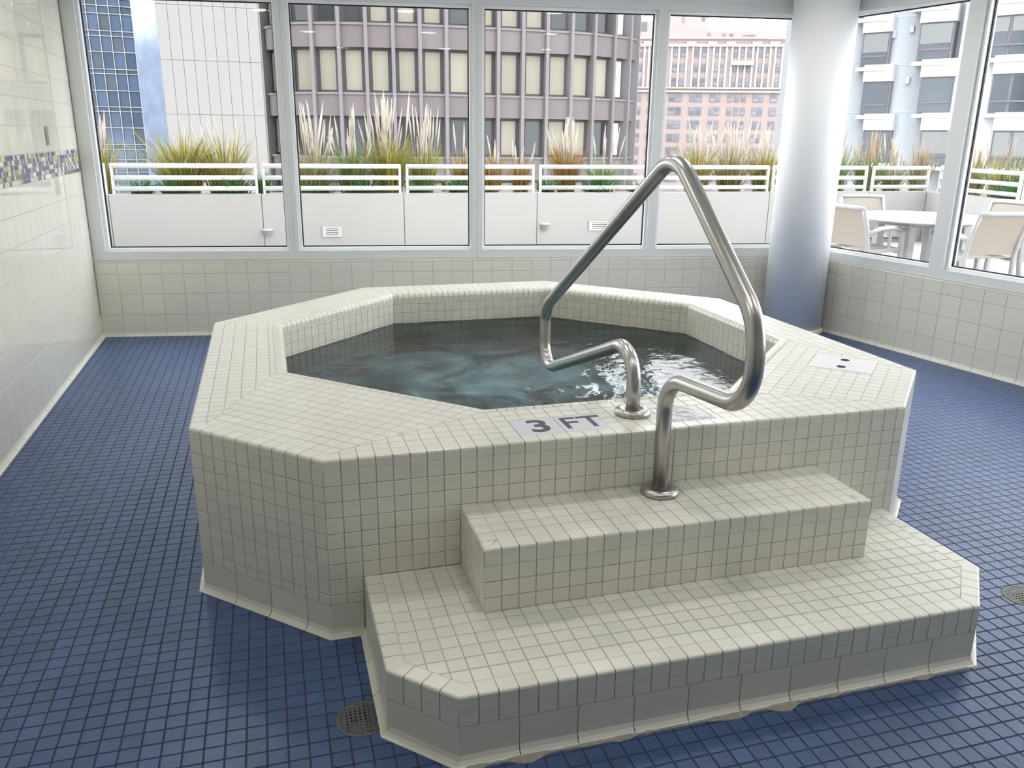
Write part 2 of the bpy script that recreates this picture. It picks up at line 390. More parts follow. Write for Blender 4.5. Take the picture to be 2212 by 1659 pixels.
# far wall tiles
FTF = TF(FW.p(0, 0, 0), FW.e, (0, 0, 1))                          # n = e x z = -n (towards the room)
for z0, z1 in ((3.15, 6.25), (6.25, 9.2), (9.2, 10.9)):
    grid_tiles('wall_far', 'wall_tile', FTF, [(A_FL + 0.05, z0), (A_FR - 0.05, z0), (A_FR - 0.05, z1), (A_FL + 0.05, z1)], 3.03, z1 - z0, -23.45 * 1.012, z0, bv=0.04, gap=0.05)
profile_pieces('wall_far', 'base_tile', FW.p(A_FL, 0, 0), FW.p(A_FR, 0, 0), FW.n, COVE3, 3.03, 0, 0, s_off=0.0)
CAP = [(1.2, ZS + 0.02), (0.25, ZS + 0.02), (0.05, ZS - 0.05), (-0.03, ZS - 0.27)]
profile_pieces('wall_far', 'sill_tile', FW.p(A_FL, 0, 0), FW.p(A_FR, 0, 0), FW.n, CAP, 3.03, 0, 0)
RTF = TF(RW.p(0, 0, 0), RW.e, (0, 0, 1))
for z0, z1 in ((3.15, 6.25), (6.25, 9.2), (9.2, 10.9)):
    grid_tiles('wall_right', 'wall_tile', RTF, [(B_FR + 0.05, z0), (118, z0), (118, z1), (B_FR + 0.05, z1)], 3.05, z1 - z0, 10.1, z0, bv=0.04, gap=0.05)
profile_pieces('wall_right', 'base_tile', RW.p(B_FR, 0, 0), RW.p(118, 0, 0), RW.n, COVE3, 3.05, 0, 0, s_off=10.1 - B_FR)
profile_pieces('wall_right', 'sill_tile', RW.p(B_FR, 0, 0), RW.p(118, 0, 0), RW.n, CAP, 3.05, 0, 0)

# windows
def window(n, F, a0, a1, left_w, right_w, label):
    e = empty('window_%d' % n, F.p((a0 + a1) / 2, 0.8, ZS)); tag(e, label, 'window', kind='structure')
    wi, wo, st = 0.25, 2.6, 0.42
    m = MB(); m.fbox(F, a0 - left_w, a1 + right_w, wi, wo, ZS + 0.03, ZB - st); m.build('frame_sill', FRAME, e)
    m = MB(); m.fbox(F, a0 - left_w, a1 + right_w, wi, wo, ZT + st, ZT + 1.6); m.build('frame_head', FRAME, e)
    m = MB(); m.fbox(F, a0 - left_w, a0 - st, wi, wo, ZB - st, ZT + st); m.build('frame_jamb', FRAME, e)
    m = MB(); m.fbox(F, a1 + st, a1 + right_w, wi, wo, ZB - st, ZT + st); m.build('frame_jamb', FRAME, e)
    m = MB()
    m.fbox(F, a0 - st, a1 + st, 0.75, 2.2, ZB - st, ZB); m.fbox(F, a0 - st, a1 + st, 0.75, 2.2, ZT, ZT + st)
    m.fbox(F, a0 - st, a0, 0.75, 2.2, ZB, ZT); m.fbox(F, a1, a1 + st, 0.75, 2.2, ZB, ZT); m.build('glazing_stop', STOP, e)
    g = 0.16; m = MB()
    m.fbox(F, a0, a1, 1.4, 1.7, ZB, ZB + g); m.fbox(F, a0, a1, 1.4, 1.7, ZT - g, ZT); m.fbox(F, a0, a0 + g, 1.4, 1.7, ZB + g, ZT - g); m.fbox(F, a1 - g, a1, 1.4, 1.7, ZB + g, ZT - g); m.build('gasket', GASKET, e)
    m = MB(); m.fbox(F, a0 + g, a1 - g, 1.52, 1.58, ZB + g, ZT - g); m.build('pane', PANE, e)
k = 1.012
fpan = [(-24.35, 0.35), (2.54, 27.1), (29.3, 53.9), (56.07, 78.2)]
ord_ = ['leftmost', 'second from left', 'third from left', 'fourth from left, beside the column']
for i, (a, b) in enumerate(fpan):
    lw_ = (a * k - A_FL) if i == 0 else 1.1; rw_ = (A_FR - b * k) if i == 3 else 1.1
    window(i + 1, FW, a * k, b * k, lw_, rw_, 'large fixed window of the far wall, ' + ord_[i])
rpan = [(2.4, 22.2), (25.2, 46.4), (49.2, 70.4), (73.2, 94.4), (97.2, 118.0)]
for i, (a, b) in enumerate(rpan):
    window(5 + i, RW, a, b, (a - B_FR) if i == 0 else 1.5, 1.5, ['angled side window just right of the column', 'side window at the right edge behind the patio chairs', 'side window nearer the camera than the picture edge', 'side window further along the right wall', 'side window at the near end of the right wall'][i])
wx = MB(); wx.fbox(RW, 119.6, B_NR + 2, 0.2, 4.0, ZS, ZT + 1.6); tag(wx.build('wall_pier', WHITE), 'white pier at the near end of the side windows', 'wall', kind='structure')

# column
cx, cyy = 75.75, 64.9
cm = MB(); cm.lathe((cx, cyy, 0), [(4.42, 0.9), (4.42, ZC)], 64); shaft = None
col = empty('column', (cx, cyy, 0)); tag(col, 'round pale blue-white painted column standing between spa and window corner', 'column')
cm.build('shaft', COLM, col); cb = MB(); cb.lathe((cx, cyy, 0), [(4.75, 0.0), (4.75, 0.75), (4.6, 1.0), (4.42, 1.05)], 64); cb.build('base_ring', CREAM, col)
occl(cm)

# ------------------------------------------------------------------ spa
spa = empty('hot_tub', (20, 27, 0)); tag(spa, 'octagonal raised spa clad in cream square tiles with a wide rim', 'hot tub')
core = MB(); n8 = 8; t = TH; WZ = H3 - 3.4
outc = inset(OUT, t); innc = inset(INN, -0.0) or INN
innc = [(p[0] + (p[0] - 20.4) * 0.0014, p[1] + (p[1] - 28.1) * 0.0014) for p in INN]
rings = [(outc, 0.0), (outc, H3 - 0.28), (inset(OUT, 0.28), H3 - t), (inset(INN, -0.75) or INN, H3 - t), (innc, H3 - 0.62), (innc, 0.6)]
def grow(poly, d):                       # offset a convex polygon outwards
    c_ = (sum(p[0] for p in poly) / len(poly), sum(p[1] for p in poly) / len(poly)); k_ = 1 + d / 21.3; return [(c_[0] + (p[0] - c_[0]) * k_, c_[1] + (p[1] - c_[1]) * k_) for p in poly]
rings[3] = (grow(INN, 0.75), H3 - t)
vs_ = [V((*p, z)) for poly, z in rings for p in poly]; fs_ = []
for r in range(5):
    for i in range(8):
        j = (i + 1) % 8; fs_.append([r * 8 + i, r * 8 + j, r * 8 + 8 + j, r * 8 + 8 + i])
fs_ += [list(range(40, 48)), list(range(0, 8))[::-1]]
core.add(vs_, fs_); core.build('spa_body', GROUT, spa); occl(core)
cen = V((20.4, 27.5, 0))
tan225 = math.tan(math.radians(22.5))
EDGE = [(1.0, 0.0), (0.16, 0.0), (0.05, -0.05), (0.0, -0.16), (0.0, -0.65)]
RIM = [(-0.92, 0.0), (-0.62, 0.05), (-0.35, 0.0), (-0.1, -0.16), (0.0, -0.42), (0.0, -0.85)]
BASE = [(0, 2.1), (0, 0.5), (-0.08, 0.24), (-0.22, 0.08), (-0.38, 0.015)]
for i in range(8):
    P, Q = V((*OUT[i], 0)), V((*OUT[(i + 1) % 8], 0)); e = (Q - P).normalized(); inw = V((-e.y, e.x, 0)); L = (Q - P).length
    front = i == 0
    profile_pieces('spa', 'edge_tile', P + V((0, 0, H3)), Q + V((0, 0, H3)), inw, EDGE, 1.0, tan225, tan225)
    sk = (lambda s: 2.2 < s < 38.6) if front else None
    profile_pieces('spa', 'base_tile', P, Q, inw, BASE, 3.0 if not front else 1.95, tan225, tan225, skip=sk)
    T = TF(P, e, (0, 0, 1))
    def fsk(u, v, front=front): return front and ((UP[0] + .5 < u < UP[1] - .5 and v < H2 - .5) or (LOW[0][0] + .5 < u < LOW[5][0] - .5 and v < H1 - .5))
    grid_tiles('spa', 'tile', T, [(0, 2.1), (L, 2.1), (L, H3 - 0.65), (0, H3 - 0.65)], 1.0, 1.0, 0.0, H3 - 0.65 - 20, skip=fsk)
    # rim top
    a0, a1 = V((*INN[i], 0)), V((*INN[(i + 1) % 8], 0)); d = inw.dot(a0 - P)
    T2 = TF(P + V((0, 0, H3)), e, inw)
    q = [(tan225, 1.0), (L - tan225, 1.0)]; ins = []
    for av, sgn in ((a1, 1), (a0, -1)): ins.append((e.dot(av - P) + sgn * 0.92 * tan225, d - 0.92))
    conv = q + ins
    def rsk(u, v, i=i, T2=T2):
        w_ = T2.p((u, v)); x, y = w_.x, w_.y
        if 12.0 < x < 18.0 and 1.0 < y < 4.0: return True
        if 22.0 < x < 26.0 and 1.0 < y < 4.0: return True
        return abs((x - 42.85) + (y - 10.9)) < 3.1 and abs((x - 42.85) - (y - 10.9)) < 3.1
    grid_tiles('spa', 'tile', T2, conv, 1.0, 1.0, 0.0, 1.0, skip=rsk, mi=1)
    profile_pieces('spa', 'rim_tile', a0 + V((0, 0, H3)), a1 + V((0, 0, H3)), inw, [(x, z) for x, z in RIM], 0.66, tan225, tan225, mi=0, back=-0.035)
    T3 = TF(a1, -e, (0, 0, 1)); Li = (a1 - a0).length
    grid_tiles('spa', 'pool_tile', T3, [(0, H3 - 6.85), (Li, H3 - 6.85), (Li, H3 - 0.85), (0, H3 - 0.85)], 1.0, 1.0, 0.0, H3 - 1.2 - 20)

for xa in (22.0, 25.5):
    for yy in (1.0, 2.0, 3.0): add_tile('spa', 'tile', TF((0, 0, H3), (1, 0, 0), (0, 1, 0)), [(xa, yy), (xa + .5, yy), (xa + .5, yy + 1), (xa, yy + 1)], 1)
# water
wb = MB(); N_ = 190; x0, x1, y0, y1 = -1.35, 42.2, 6.9, 49.4
idx = {}
pts2 = []
INNW = [(p[0] - (p[0] - 20.4) * 0.0005, p[1] - (p[1] - 28.1) * 0.0005) for p in INN]
def wave(x, y):
    r = math.hypot(x - 20, y - 19); fade = 0.34 + 1.1 * math.exp(-(r / 10) ** 2)
    h = 0.16 * noise.noise(V((x * 0.32, y * 0.32, 1.3))) + 0.11 * noise.noise(V((x * 0.8, y * 0.8, 4.1))) + 0.05 * noise.noise(V((x * 1.9, y * 1.9, 8.7)))
    h += 0.05 * math.sin(1.5 * math.hypot(x - 22, y - 20) + 2 * noise.noise(V((x * .2, y * .2, 0))))
    return WZ + 0.5 * h * fade
for j in range(N_ + 1):
    for i in range(N_ + 1):
        x = x0 + (x1 - x0) * i / N_; y = y0 + (y1 - y0) * j / N_
        lo = max(x0, x0 + 12.6 - (y - y0), x0 + 12.6 - (y1 - y)); hi = min(x1, x1 - 12.6 + (y - y0), x1 - 12.6 + (y1 - y))
        x = lo + (hi - lo) * i / N_; wb.v.append(V((x, y, wave(x, y))))
for j in range(N_):
    for i in range(N_):
        a = j * (N_ + 1) + i; wb.f.append([a, a + 1, a + N_ + 2, a + N_ + 1]); wb.m.append(0); wb.sm.append(True)
def water_mat():
    m = bpy.data.materials.new('rippling_teal_water'); m.use_nodes = True; nt = m.node_tree; N = nt.nodes; L = nt.links; N.clear()
    out = N.new('ShaderNodeOutputMaterial'); mix = N.new('ShaderNodeMixShader'); mix2 = N.new('ShaderNodeMixShader')
    tr = N.new('ShaderNodeBsdfTransparent'); tr.inputs[0].default_value = (0.20, 0.27, 0.28, 1)
    gl = N.new('ShaderNodeBsdfGlossy'); gl.inputs['Roughness'].default_value = 0.02
    df = N.new('ShaderNodeBsdfDiffuse'); df.inputs[0].default_value = (0.20, 0.36, 0.40, 1)
    geo = N.new('ShaderNodeNewGeometry')
    n1 = N.new('ShaderNodeTexNoise'); n1.inputs['Scale'].default_value = 2.6; n1.inputs['Detail'].default_value = 5; n1.inputs['Distortion'].default_value = 1.2; L.new(geo.outputs['Position'], n1.inputs['Vector'])
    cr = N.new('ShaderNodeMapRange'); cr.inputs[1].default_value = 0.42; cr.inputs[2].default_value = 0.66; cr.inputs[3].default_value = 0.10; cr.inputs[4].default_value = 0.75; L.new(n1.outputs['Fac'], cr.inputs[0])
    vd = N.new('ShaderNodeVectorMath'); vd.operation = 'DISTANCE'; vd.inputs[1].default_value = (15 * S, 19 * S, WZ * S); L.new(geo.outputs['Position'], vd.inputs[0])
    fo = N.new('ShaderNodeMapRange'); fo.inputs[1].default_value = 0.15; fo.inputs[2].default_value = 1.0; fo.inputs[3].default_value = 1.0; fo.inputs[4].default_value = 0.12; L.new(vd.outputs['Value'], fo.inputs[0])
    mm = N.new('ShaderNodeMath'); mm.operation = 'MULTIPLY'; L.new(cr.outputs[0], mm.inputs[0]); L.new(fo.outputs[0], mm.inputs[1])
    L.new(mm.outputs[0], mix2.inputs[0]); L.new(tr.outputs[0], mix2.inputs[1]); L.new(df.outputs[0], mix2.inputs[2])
    n2 = N.new('ShaderNodeTexNoise'); n2.inputs['Scale'].default_value = 22; n2.inputs['Detail'].default_value = 3; n2.inputs['Distortion'].default_value = 0.6; L.new(geo.outputs['Position'], n2.inputs['Vector'])
    bp = N.new('ShaderNodeBump'); bp.inputs['Strength'].default_value = 0.2; bp.inputs['Distance'].default_value = 0.012; L.new(n2.outputs['Fac'], bp.inputs['Height']); L.new(bp.outputs[0], gl.inputs['Normal'])
    fr = N.new('ShaderNodeFresnel'); fr.inputs[0].default_value = 1.33; L.new(bp.outputs[0], fr.inputs['Normal'])
    L.new(fr.outputs[0], mix.inputs[0]); L.new(mix2.outputs[0], mix.inputs[1]); L.new(gl.outputs[0], mix.inputs[2]); L.new(mix.outputs[0], out.inputs[0])
    return m
water = wb.build('spa_water', water_mat()); tag(water, 'rippling dark teal water filling the octagonal spa', 'water')

# depth marker tiles and no-diving tile
PLATE = mat('pale_grey_marker_tile', (0.62, 0.62, 0.66), 0.4, noise_=0.05, nscale=40)
PLATE2 = mat('grey_marker_tile', (0.50, 0.49, 0.50), 0.35)
INK = mat('dark_marker_ink', (0.045, 0.05, 0.085), 0.5, noise_=0.3, nscale=90)
INKW = mat('white_marker_print', (0.80, 0.80, 0.80), 0.5)
def text_mesh(body, size, m, name, bold=0.0):
    c = bpy.data.curves.new(name, 'FONT'); c.body = body; c.size = size; c.align_x = 'CENTER'; c.align_y = 'CENTER'; c.offset = bold; c.extrude = 0.0004
    o = bpy.data.objects.new(name, c); COL.objects.link(o); dg = bpy.context.evaluated_depsgraph_get(); me = bpy.data.meshes.new_from_object(o.evaluated_get(dg)); bpy.data.objects.remove(o); bpy.data.curves.remove(c)
    me.materials.clear(); me.materials.append(m); me.name = name; return me
def text_obj(body, size, m, name, parent, loc, sx=1.0, sy=1.0, bold=0.0):
    o = bpy.data.objects.new(name, text_mesh(body, size * S, m, name, bold)); COL.objects.link(o); o.parent = parent; o.location = (V(loc) - WLOC[parent.name]) * S; o.scale = (sx, sy, 1); return o
def marker(name, xa, xb, m):
    b = MB(); g = tile_geo([(xa, 1.0), (xb, 1.0), (xb, 4.0), (xa, 4.0)]); b.add([(x, y, z + H3) for x, y, z in g[0]], g[1]); return b.build(name, m, spa)
d3 = marker('depth_tile', 12.03, 15.05, PLATE); tag(d3, 'pale grey tile with a dark figure 3'); text_obj('3', 3.0, INK, 'numeral', d3, (13.7, 2.45, H3 + 0.01), 1.05, 1.0, 0.0035)
dft = marker('depth_tile', 15.05, 18.05, PLATE); tag(dft, 'pale grey tile with dark letters FT'); text_obj('FT', 2.9, INK, 'lettering', dft, (16.65, 2.5, H3 + 0.01), 0.95, 1.0, 0.001)
dn = marker('no_diving_tile', 22.5, 25.5, PLATE2); tag(dn, 'grey tile with white no-diving symbol and words')
text_obj('NO DIVING', 0.62, INKW, 'lettering', dn, (24.02, 1.42, H3 + 0.01), 0.92, 1.0, 0.0003)
sy = MB(); cN = 28
for rr in ((0.82, 1.0),):
    vs = []; fs = []
    for kx in range(cN):
        a = 2 * math.pi * kx / cN; vs += [V((24.0 + rr[0] * math.cos(a), 2.85 + rr[0] * math.sin(a), H3 + 0.015)), V((24.0 + rr[1] * math.cos(a), 2.85 + rr[1] * math.sin(a), H3 + 0.015))]
    for kx in range(cN): j = (kx + 1) % cN; fs.append([2 * kx, 2 * kx + 1, 2 * j + 1, 2 * j])
    sy.add(vs, fs)
def strip(b, p, q, wd, z):
    p, q = V((*p, z)), V((*q, z)); d = (q - p).normalized(); nn = V((-d.y, d.x, 0)) * wd / 2; b.add([p - nn, q - nn, q + nn, p + nn], [[0, 1, 2, 3]])
strip(sy, (23.42, 3.43), (24.58, 2.27), 0.16, H3 + 0.015); strip(sy, (23.5, 2.75), (24.15, 3.1), 0.2, H3 + 0.017); strip(sy, (24.15, 3.1), (24.5, 2.75), 0.13, H3 + 0.017); strip(sy, (23.5, 2.75), (23.65, 2.4), 0.12, H3 + 0.017)
sy.build('symbol', INKW, dn)
# skimmer lid
LID = mat('white_plastic_lid', (0.74, 0.72, 0.72), 0.4)
lid = empty('skimmer_lid', (42.85, 10.9, H3)); tag(lid, 'square off-white plastic skimmer lid with two round holes in spa rim', 'lid')
cs = math.cos(math.pi / 4)
def rot45(u, v): return (42.85 + (u - v) * cs, 10.9 + (u + v) * cs)
b = MB(); b.prism([rot45(*q) for q in ((-2.42, -2.42), (2.42, -2.42), (2.42, 2.42), (-2.42, 2.42))], H3 - 0.03, H3 + 0.01); b.build('lid_plate', LID, lid)
b = MB(); 
for u0, u1, v0, v1 in ((-2.45, 2.45, -2.45, -2.3), (-2.45, 2.45, 2.3, 2.45), (-2.45, -2.3, -2.3, 2.3), (2.3, 2.45, -2.3, 2.3)): b.prism([rot45(u0, v0), rot45(u1, v0), rot45(u1, v1), rot45(u0, v1)], H3 - 0.03, H3 + 0.03)
b.build('lid_border', LID, lid)
b = MB()
for i in range(14):
    v = -1.95 + i * 0.3
    for u0, u1 in (((-2.1, 2.1),) if abs(v) > 1.0 else ((-2.1, -1.75), (-0.7, 0.7), (1.75, 2.1))): b.prism([rot45(u0, v - 0.07), rot45(u1, v - 0.07), rot45(u1, v + 0.07), rot45(u0, v + 0.07)], H3, H3 + 0.025)
tag(b.build('grip_ribs', LID, lid), kind='stuff')
for hx, hy in ((43.62, 11.67), (41.95, 10.0)):
    b = MB(); b.lathe((hx, hy, H3), [(0.36, 0.0), (0.36, 0.03)], 20); b.build('finger_hole', DARK, lid)

# ------------------------------------------------------------------ steps
def step_thing(name, poly, z0, z1, label):
    xs = [p[0] for p in poly]; ys = [p[1] for p in poly]; e = empty(name, ((min(xs) + max(xs)) / 2, (min(ys) + max(ys)) / 2, z0)); tag(e, label, 'step')
    c = MB(); n = len(poly); top = [(x, y) for x, y in inset(poly, 0.2)]; top = [(x, 0.0 if y > -0.3 else y) for x, y in top]
    vs = [V((*p, z0)) for p in poly] + [V((*p, z1 - 0.25)) for p in poly] + [V((*p, z1 - TH)) for p in top]; fs = [list(range(n))[::-1], list(range(2 * n, 3 * n))]
    for i in range(n):
        j = (i + 1) % n; fs += [[i, j, n + j, n + i], [n + i, n + j, 2 * n + j, 2 * n + i]]
    c.add(vs, fs); c.build('step_body', GROUT, e); occl(c); return e
lowc = inset(LOWP, TH); lowc = [(x, min(y, 0.0) if y > -0.2 else y) for x, y in lowc]
lower = step_thing('spa_step', lowc, 0, H1, 'wide lower cream-tiled step with cut corners on the blue floor')
UPP = [(UP[0], UP[2]), (UP[1], UP[2]), (UP[1], 0), (UP[0], 0)]
upc = [(UP[0] + TH, UP[2] + TH), (UP[1] - TH, UP[2] + TH), (UP[1] - TH, 0), (UP[0] + TH, 0)]
upper = step_thing('spa_step', upc, H1, H2, 'narrower upper cream-tiled step carrying the lower end of the handrail')
SEDGE = [(1.0, 0.0), (0.13, 0.0), (0.04, -0.04), (0.0, -0.13), (0.0, -1.0)]
def turn(a, b, c):
    a1 = math.atan2(b[1] - a[1], b[0] - a[0]); a2 = math.atan2(c[1] - b[1], c[0] - b[0]); return math.tan(((a2 - a1 + math.pi) % (2 * math.pi) - math.pi) / 2)
# lower: edges 5-0 (left), 0-1 chamfer, 1-2 front, 2-3 chamfer, 3-4 right
LP = [LOW[0], LOW[1], LOW[2], LOW[3], LOW[4], LOW[5]]
inpoly = [LP[0]]
for i in range(5):
    p, q = LP[i], LP[i + 1]; tL = turn(LP[i - 1], p, q) if i > 0 else 0; tR = turn(p, q, LP[i + 2]) if i < 4 else 0
    P, Q = V((*p, 0)), V((*q, 0)); e = (Q - P).normalized(); inw = V((-e.y, e.x, 0)); L = (Q - P).length
    so = 0.0
    profile_pieces('lower', 'edge_tile', P + V((0, 0, H1)), Q + V((0, 0, H1)), inw, SEDGE, 1.0 if i in (2,) else L / round(L), tL, tR)
    T = TF(P, e, (0, 0, 1)); grid_tiles('lower', 'tile', T, [(0, 2.1), (L, 2.1), (L, H1 - 1.0), (0, H1 - 1.0)], 1.0 if i == 2 else L / round(L), 1.0, 0, H1 - 1.0 - 5)
    profile_pieces('lower', 'base_tile', P, Q, inw, BASE, 3.05 if i == 2 else L / max(1, round(L / 3.0)), tL, tR)
ti = inset([LP[1], LP[2], LP[3], LP[4], (LP[5][0], 1.0), (LP[0][0], 1.0)], 1.0)
TT = TF((0, 0, H1), (1, 0, 0), (0, 1, 0))
def lsk(x, y): return UP[0] + 0.2 < x < UP[1] - 0.2 and y > UP[2] + 0.3
grid_tiles('lower', 'tile', TT, ti, 1.0, 1.0, 0.03, -0.39, skip=lsk, mi=1)
UL = [(UP[0], 0), (UP[0], UP[2]), (UP[1], UP[2]), (UP[1], 0)]
for i in range(3):
    p, q = UL[i], UL[i + 1]; P, Q = V((*p, 0)), V((*q, 0)); e = (Q - P).normalized(); inw = V((-e.y, e.x, 0)); L = (Q - P).length
    st = 1.0 if i == 1 else L / 6
    profile_pieces('upper', 'edge_tile', P + V((0, 0, H2)), Q + V((0, 0, H2)), inw, SEDGE, st, 0 if i == 0 else 1, 0 if i == 2 else 1)
    T = TF(P, e, (0, 0, 1)); grid_tiles('upper', 'tile', T, [(0, H1), (L, H1), (L, H2 - 1), (0, H2 - 1)], st, 1.0, 0, H2 - 1 - 5)
TT2 = TF((0, 0, H2), (1, 0, 0), (0, 1, 0))
grid_tiles('upper', 'tile', TT2, [(UP[0] + 1, UP[2] + 1), (UP[1] - 1, UP[2] + 1), (UP[1] - 1, 0), (UP[0] + 1, 0)], 1.0, 0.948, UP[0], UP[2] + 1, mi=1)
# worn mortar along the foot of the lower step
mo = MB(); mrn = random.Random(5); xs_ = 5.0
MORT = mat('worn_grey_mortar', (0.33, 0.30, 0.26), 0.95, noise_=0.4, nscale=60)
vs = []; fs = []; n_ = 150
for i in range(n_ + 1):
    x = 5.3 + (35.0 - 5.3) * i / n_; wd = 0.40 + max(0.0, 0.75 * (noise.noise(V((x * 0.55, 2.2, 0))) - 0.02)) + 0.08 * noise.noise(V((x * 3, 0, 5)))
    y = LOW[2][1]; vs += [V((x, y - 0.2, 0.0)), V((x, y - 0.2, 0.07)), V((x, y - wd, 0.025)), V((x, y - wd - 0.03, -0.01))]
for i in range(n_): 
    for j in range(3): a = i * 4 + j; fs.append([a, a + 4, a + 5, a + 1][::-1])
mo.add(vs, fs); tag(mo.build('worn_mortar', MORT, lower), kind='stuff')

# ------------------------------------------------------------------ floor drains
DRM = mat('drain_metal', (0.15, 0.14, 0.115), 0.45, metal=0.6, noise_=0.3, nscale=60)
for d, lab in zip(DR, ('round metal floor drain grate beside the lower step\'s left corner', 'round metal floor drain grate at the right edge of the picture')):
    e = empty('floor_drain', d); tag(e, lab, 'drain')
    b = MB(); b.lathe(d, [(1.4, -TH), (1.4, 0.015), (1.25, 0.03), (1.22, -0.005)], 36, caps=False); b.build('rim', DRM, e)
    b = MB(); b.lathe(d, [(1.23, -TH), (1.23, -TH + 0.01)], 36); b.build('pit', DARK, e)
    b = MB(); st = 0.24
    for i in range(-5, 6):
        q = i * st; hl = math.sqrt(max(0.0, 1.24 ** 2 - q * q))
        b.box(d.x + q - 0.05, d.x + q + 0.05, d.y - hl, d.y + hl, -0.01, 0.02); b.box(d.x - hl, d.x + hl, d.y + q - 0.055, d.y + q + 0.055, -0.012, 0.018)
    b.build('grate', DRM, e)

# ------------------------------------------------------------------ handrail
def fillet_path(pts, seg=10):
    out = [V(pts[0][:3])]
    for i in range(1, len(pts) - 1):
        p0, p, p1 = V(pts[i - 1][:3]), V(pts[i][:3]), V(pts[i + 1][:3]); r = pts[i][3]
        a, b = (p0 - p).normalized(), (p1 - p).normalized(); ang = a.angle(b); tl = r / math.tan(ang / 2)
        tl = min(tl, 0.49 * (p0 - p).length if i > 1 else 0.9 * (p0 - p).length, 0.49 * (p1 - p).length if i < len(pts) - 2 else 0.9 * (p1 - p).length); r2 = tl * math.tan(ang / 2)
        bis = (a + b).normalized(); c = p + bis * (r2 / math.sin(ang / 2)); s0 = p + a * tl - c; s1 = p + b * tl - c; tot = s0.angle(s1)
        for k2 in range(seg + 1):
            q = s0.slerp(s1, k2 / seg) if hasattr(s0, 'slerp') and False else (s0 * math.sin(tot * (1 - k2 / seg)) + s1 * math.sin(tot * k2 / seg)) / math.sin(tot)
            out.append(c + q)
    out.append(V(pts[-1][:3])); return out
XR = 20.52
RP = [(3.3, H3), (3.45, 16.45, 2.1), (21.9, 9.4, 1.8), (21.85, 15.05, 2.4), (-0.574, 28.36, 2.9), (-10.35, 20.54, 3.3), (-10.35, 16.15, 2.4), (-1.2, 15.25, 2.3), (-1.3, H2)]
rail = empty('handrail', (XR, 1, H2)); tag(rail, 'bent brushed stainless steel handrail looping over the spa steps and water', 'handrail')
b = MB(); b.tube(fillet_path([(XR, *q) for q in RP], 14), 0.475, 20); b.build('bent_tube', STEEL, rail)
for y, z in ((3.3, H3), (-1.3, H2)):
    b = MB(); b.lathe((XR, y, z), [(1.15, 0.0), (1.2, 0.1), (1.2, 0.22), (1.12, 0.34), (0.95, 0.42), (0.56, 0.44), (0.5, 0.36)], 40); b.build('flange', STEEL, rail)

# wall plate on the left wall
b = MB(); b.box(XL, XL + 0.12, 68.3, 69.65, 27.4, 29.5); tag(b.build('wall_plate', mat('grey_plate', (0.30, 0.29, 0.28), 0.35, metal=0.5)), 'small upright grey metal plate on the wall above the mosaic band', 'wall plate')

# ------------------------------------------------------------------ tiles out
bv_v = []; bv_p = []
for m in OCC:
    o_ = len(bv_v); bv_v += m.v; bv_p += [[o_ + i for i in f] for f in m.f]
bvh = BVHTree.FromPolygons([tuple(v) for v in bv_v], bv_p)
flush_tiles({'floor': floor, 'wall_left': wall_left, 'wall_far': wall_far, 'wall_right': wall_right, 'spa': spa, 'lower': lower, 'upper': upper},
            {'floor': BLUE, 'wall_left': WTILE, ('wall_left', 'mosaic_tile'): MOS, 'wall_far': WTILE2, 'wall_right': WTILE2, 'spa': [CREAM, CREAMT], 'lower': [CREAM, CREAMT], 'upper': [CREAM, CREAMT]}, bvh)

# ------------------------------------------------------------------ ceiling downlights
LENS = mat('lit_downlight_lens', (1.0, 0.97, 0.92), 0.5, emit=DOWNLIGHT)
for xi in (-12, 14, 40, 66):
    for yi in (-18, 16, 48):
        e = empty('ceiling_downlight', (xi, yi, ZC)); tag(e, 'round recessed downlight in the white ceiling', 'light', 'ceiling downlights')
        b = MB(); b.lathe((xi, yi, ZC), [(1.9, -0.12), (1.9, -0.0)], 28); b.build('trim_ring', WHITE, e)
        b = MB(); b.lathe((xi, yi, ZC), [(1.55, -0.2), (1.55, -0.12)], 28); b.build('lens', LENS, e)

# ================================================================== outside
TZ = -1.0
TERR = mat('pale_terrace_paving', (0.46, 0.44, 0.40), 0.8, noise_=0.05, nscale=2)
PARA = mat('off_white_parapet', (0.44, 0.435, 0.425), 0.8, noise_=0.03, nscale=1.0)
PF1 = Frame((-200, 189.8, 0), (251.9 + 140, -(189.8 - 168.0), 0), (-0.0, -1, 0))
pc = V((191.9, 168.0, 0)); p0 = V((-140.0, 186.5, 0)); PF1 = Frame(p0, pc - p0, (-(186.5 - 168.0), -(191.9 + 140), 0)); LP1 = (pc - p0).length      # n points to the room
pe = V((179.0, 60.0, 0)); PF2 = Frame(pc, pe - pc, (-(168.0 - 60.0), (191.9 - 179.0), 0)); LP2 = (pe - pc).length
PZ = 14.0
b = MB(); b.prism([(-140, 60), (XL - 4, 84), (XL - 4, 89), (82, 72.5), (85, 72), (110, -80), (185, -80), (200, 60), (205, 175), (-140, 195)], TZ - 2, TZ)
terrace = b.build('terrace_floor', TERR); tag(terrace, 'pale paved terrace floor outside the windows', 'floor', kind='structure')
para = empty('parapet', (20, 175, TZ)); tag(para, 'off-white terrace parapet wall of wide panels', 'wall', kind='structure')
jl = [PF1.pix(x, 418)[0] for x in (233, 564, 872, 1161, 1663, 1878)]
jl = [jl[0] - 2 * (jl[1] - jl[0]), jl[0] - (jl[1] - jl[0])] + jl + [LP1]
prev = 0
b = MB(); b.fbox(PF1, 0, LP1 + 3, -3.5, -0.3, TZ, PZ - 0.3); b.fbox(PF2, -3, LP2, -3.5, -0.3, TZ, PZ - 0.3); b.build('wall_core', mat('joint_grey', (0.4, 0.39, 0.38), 0.9), para)
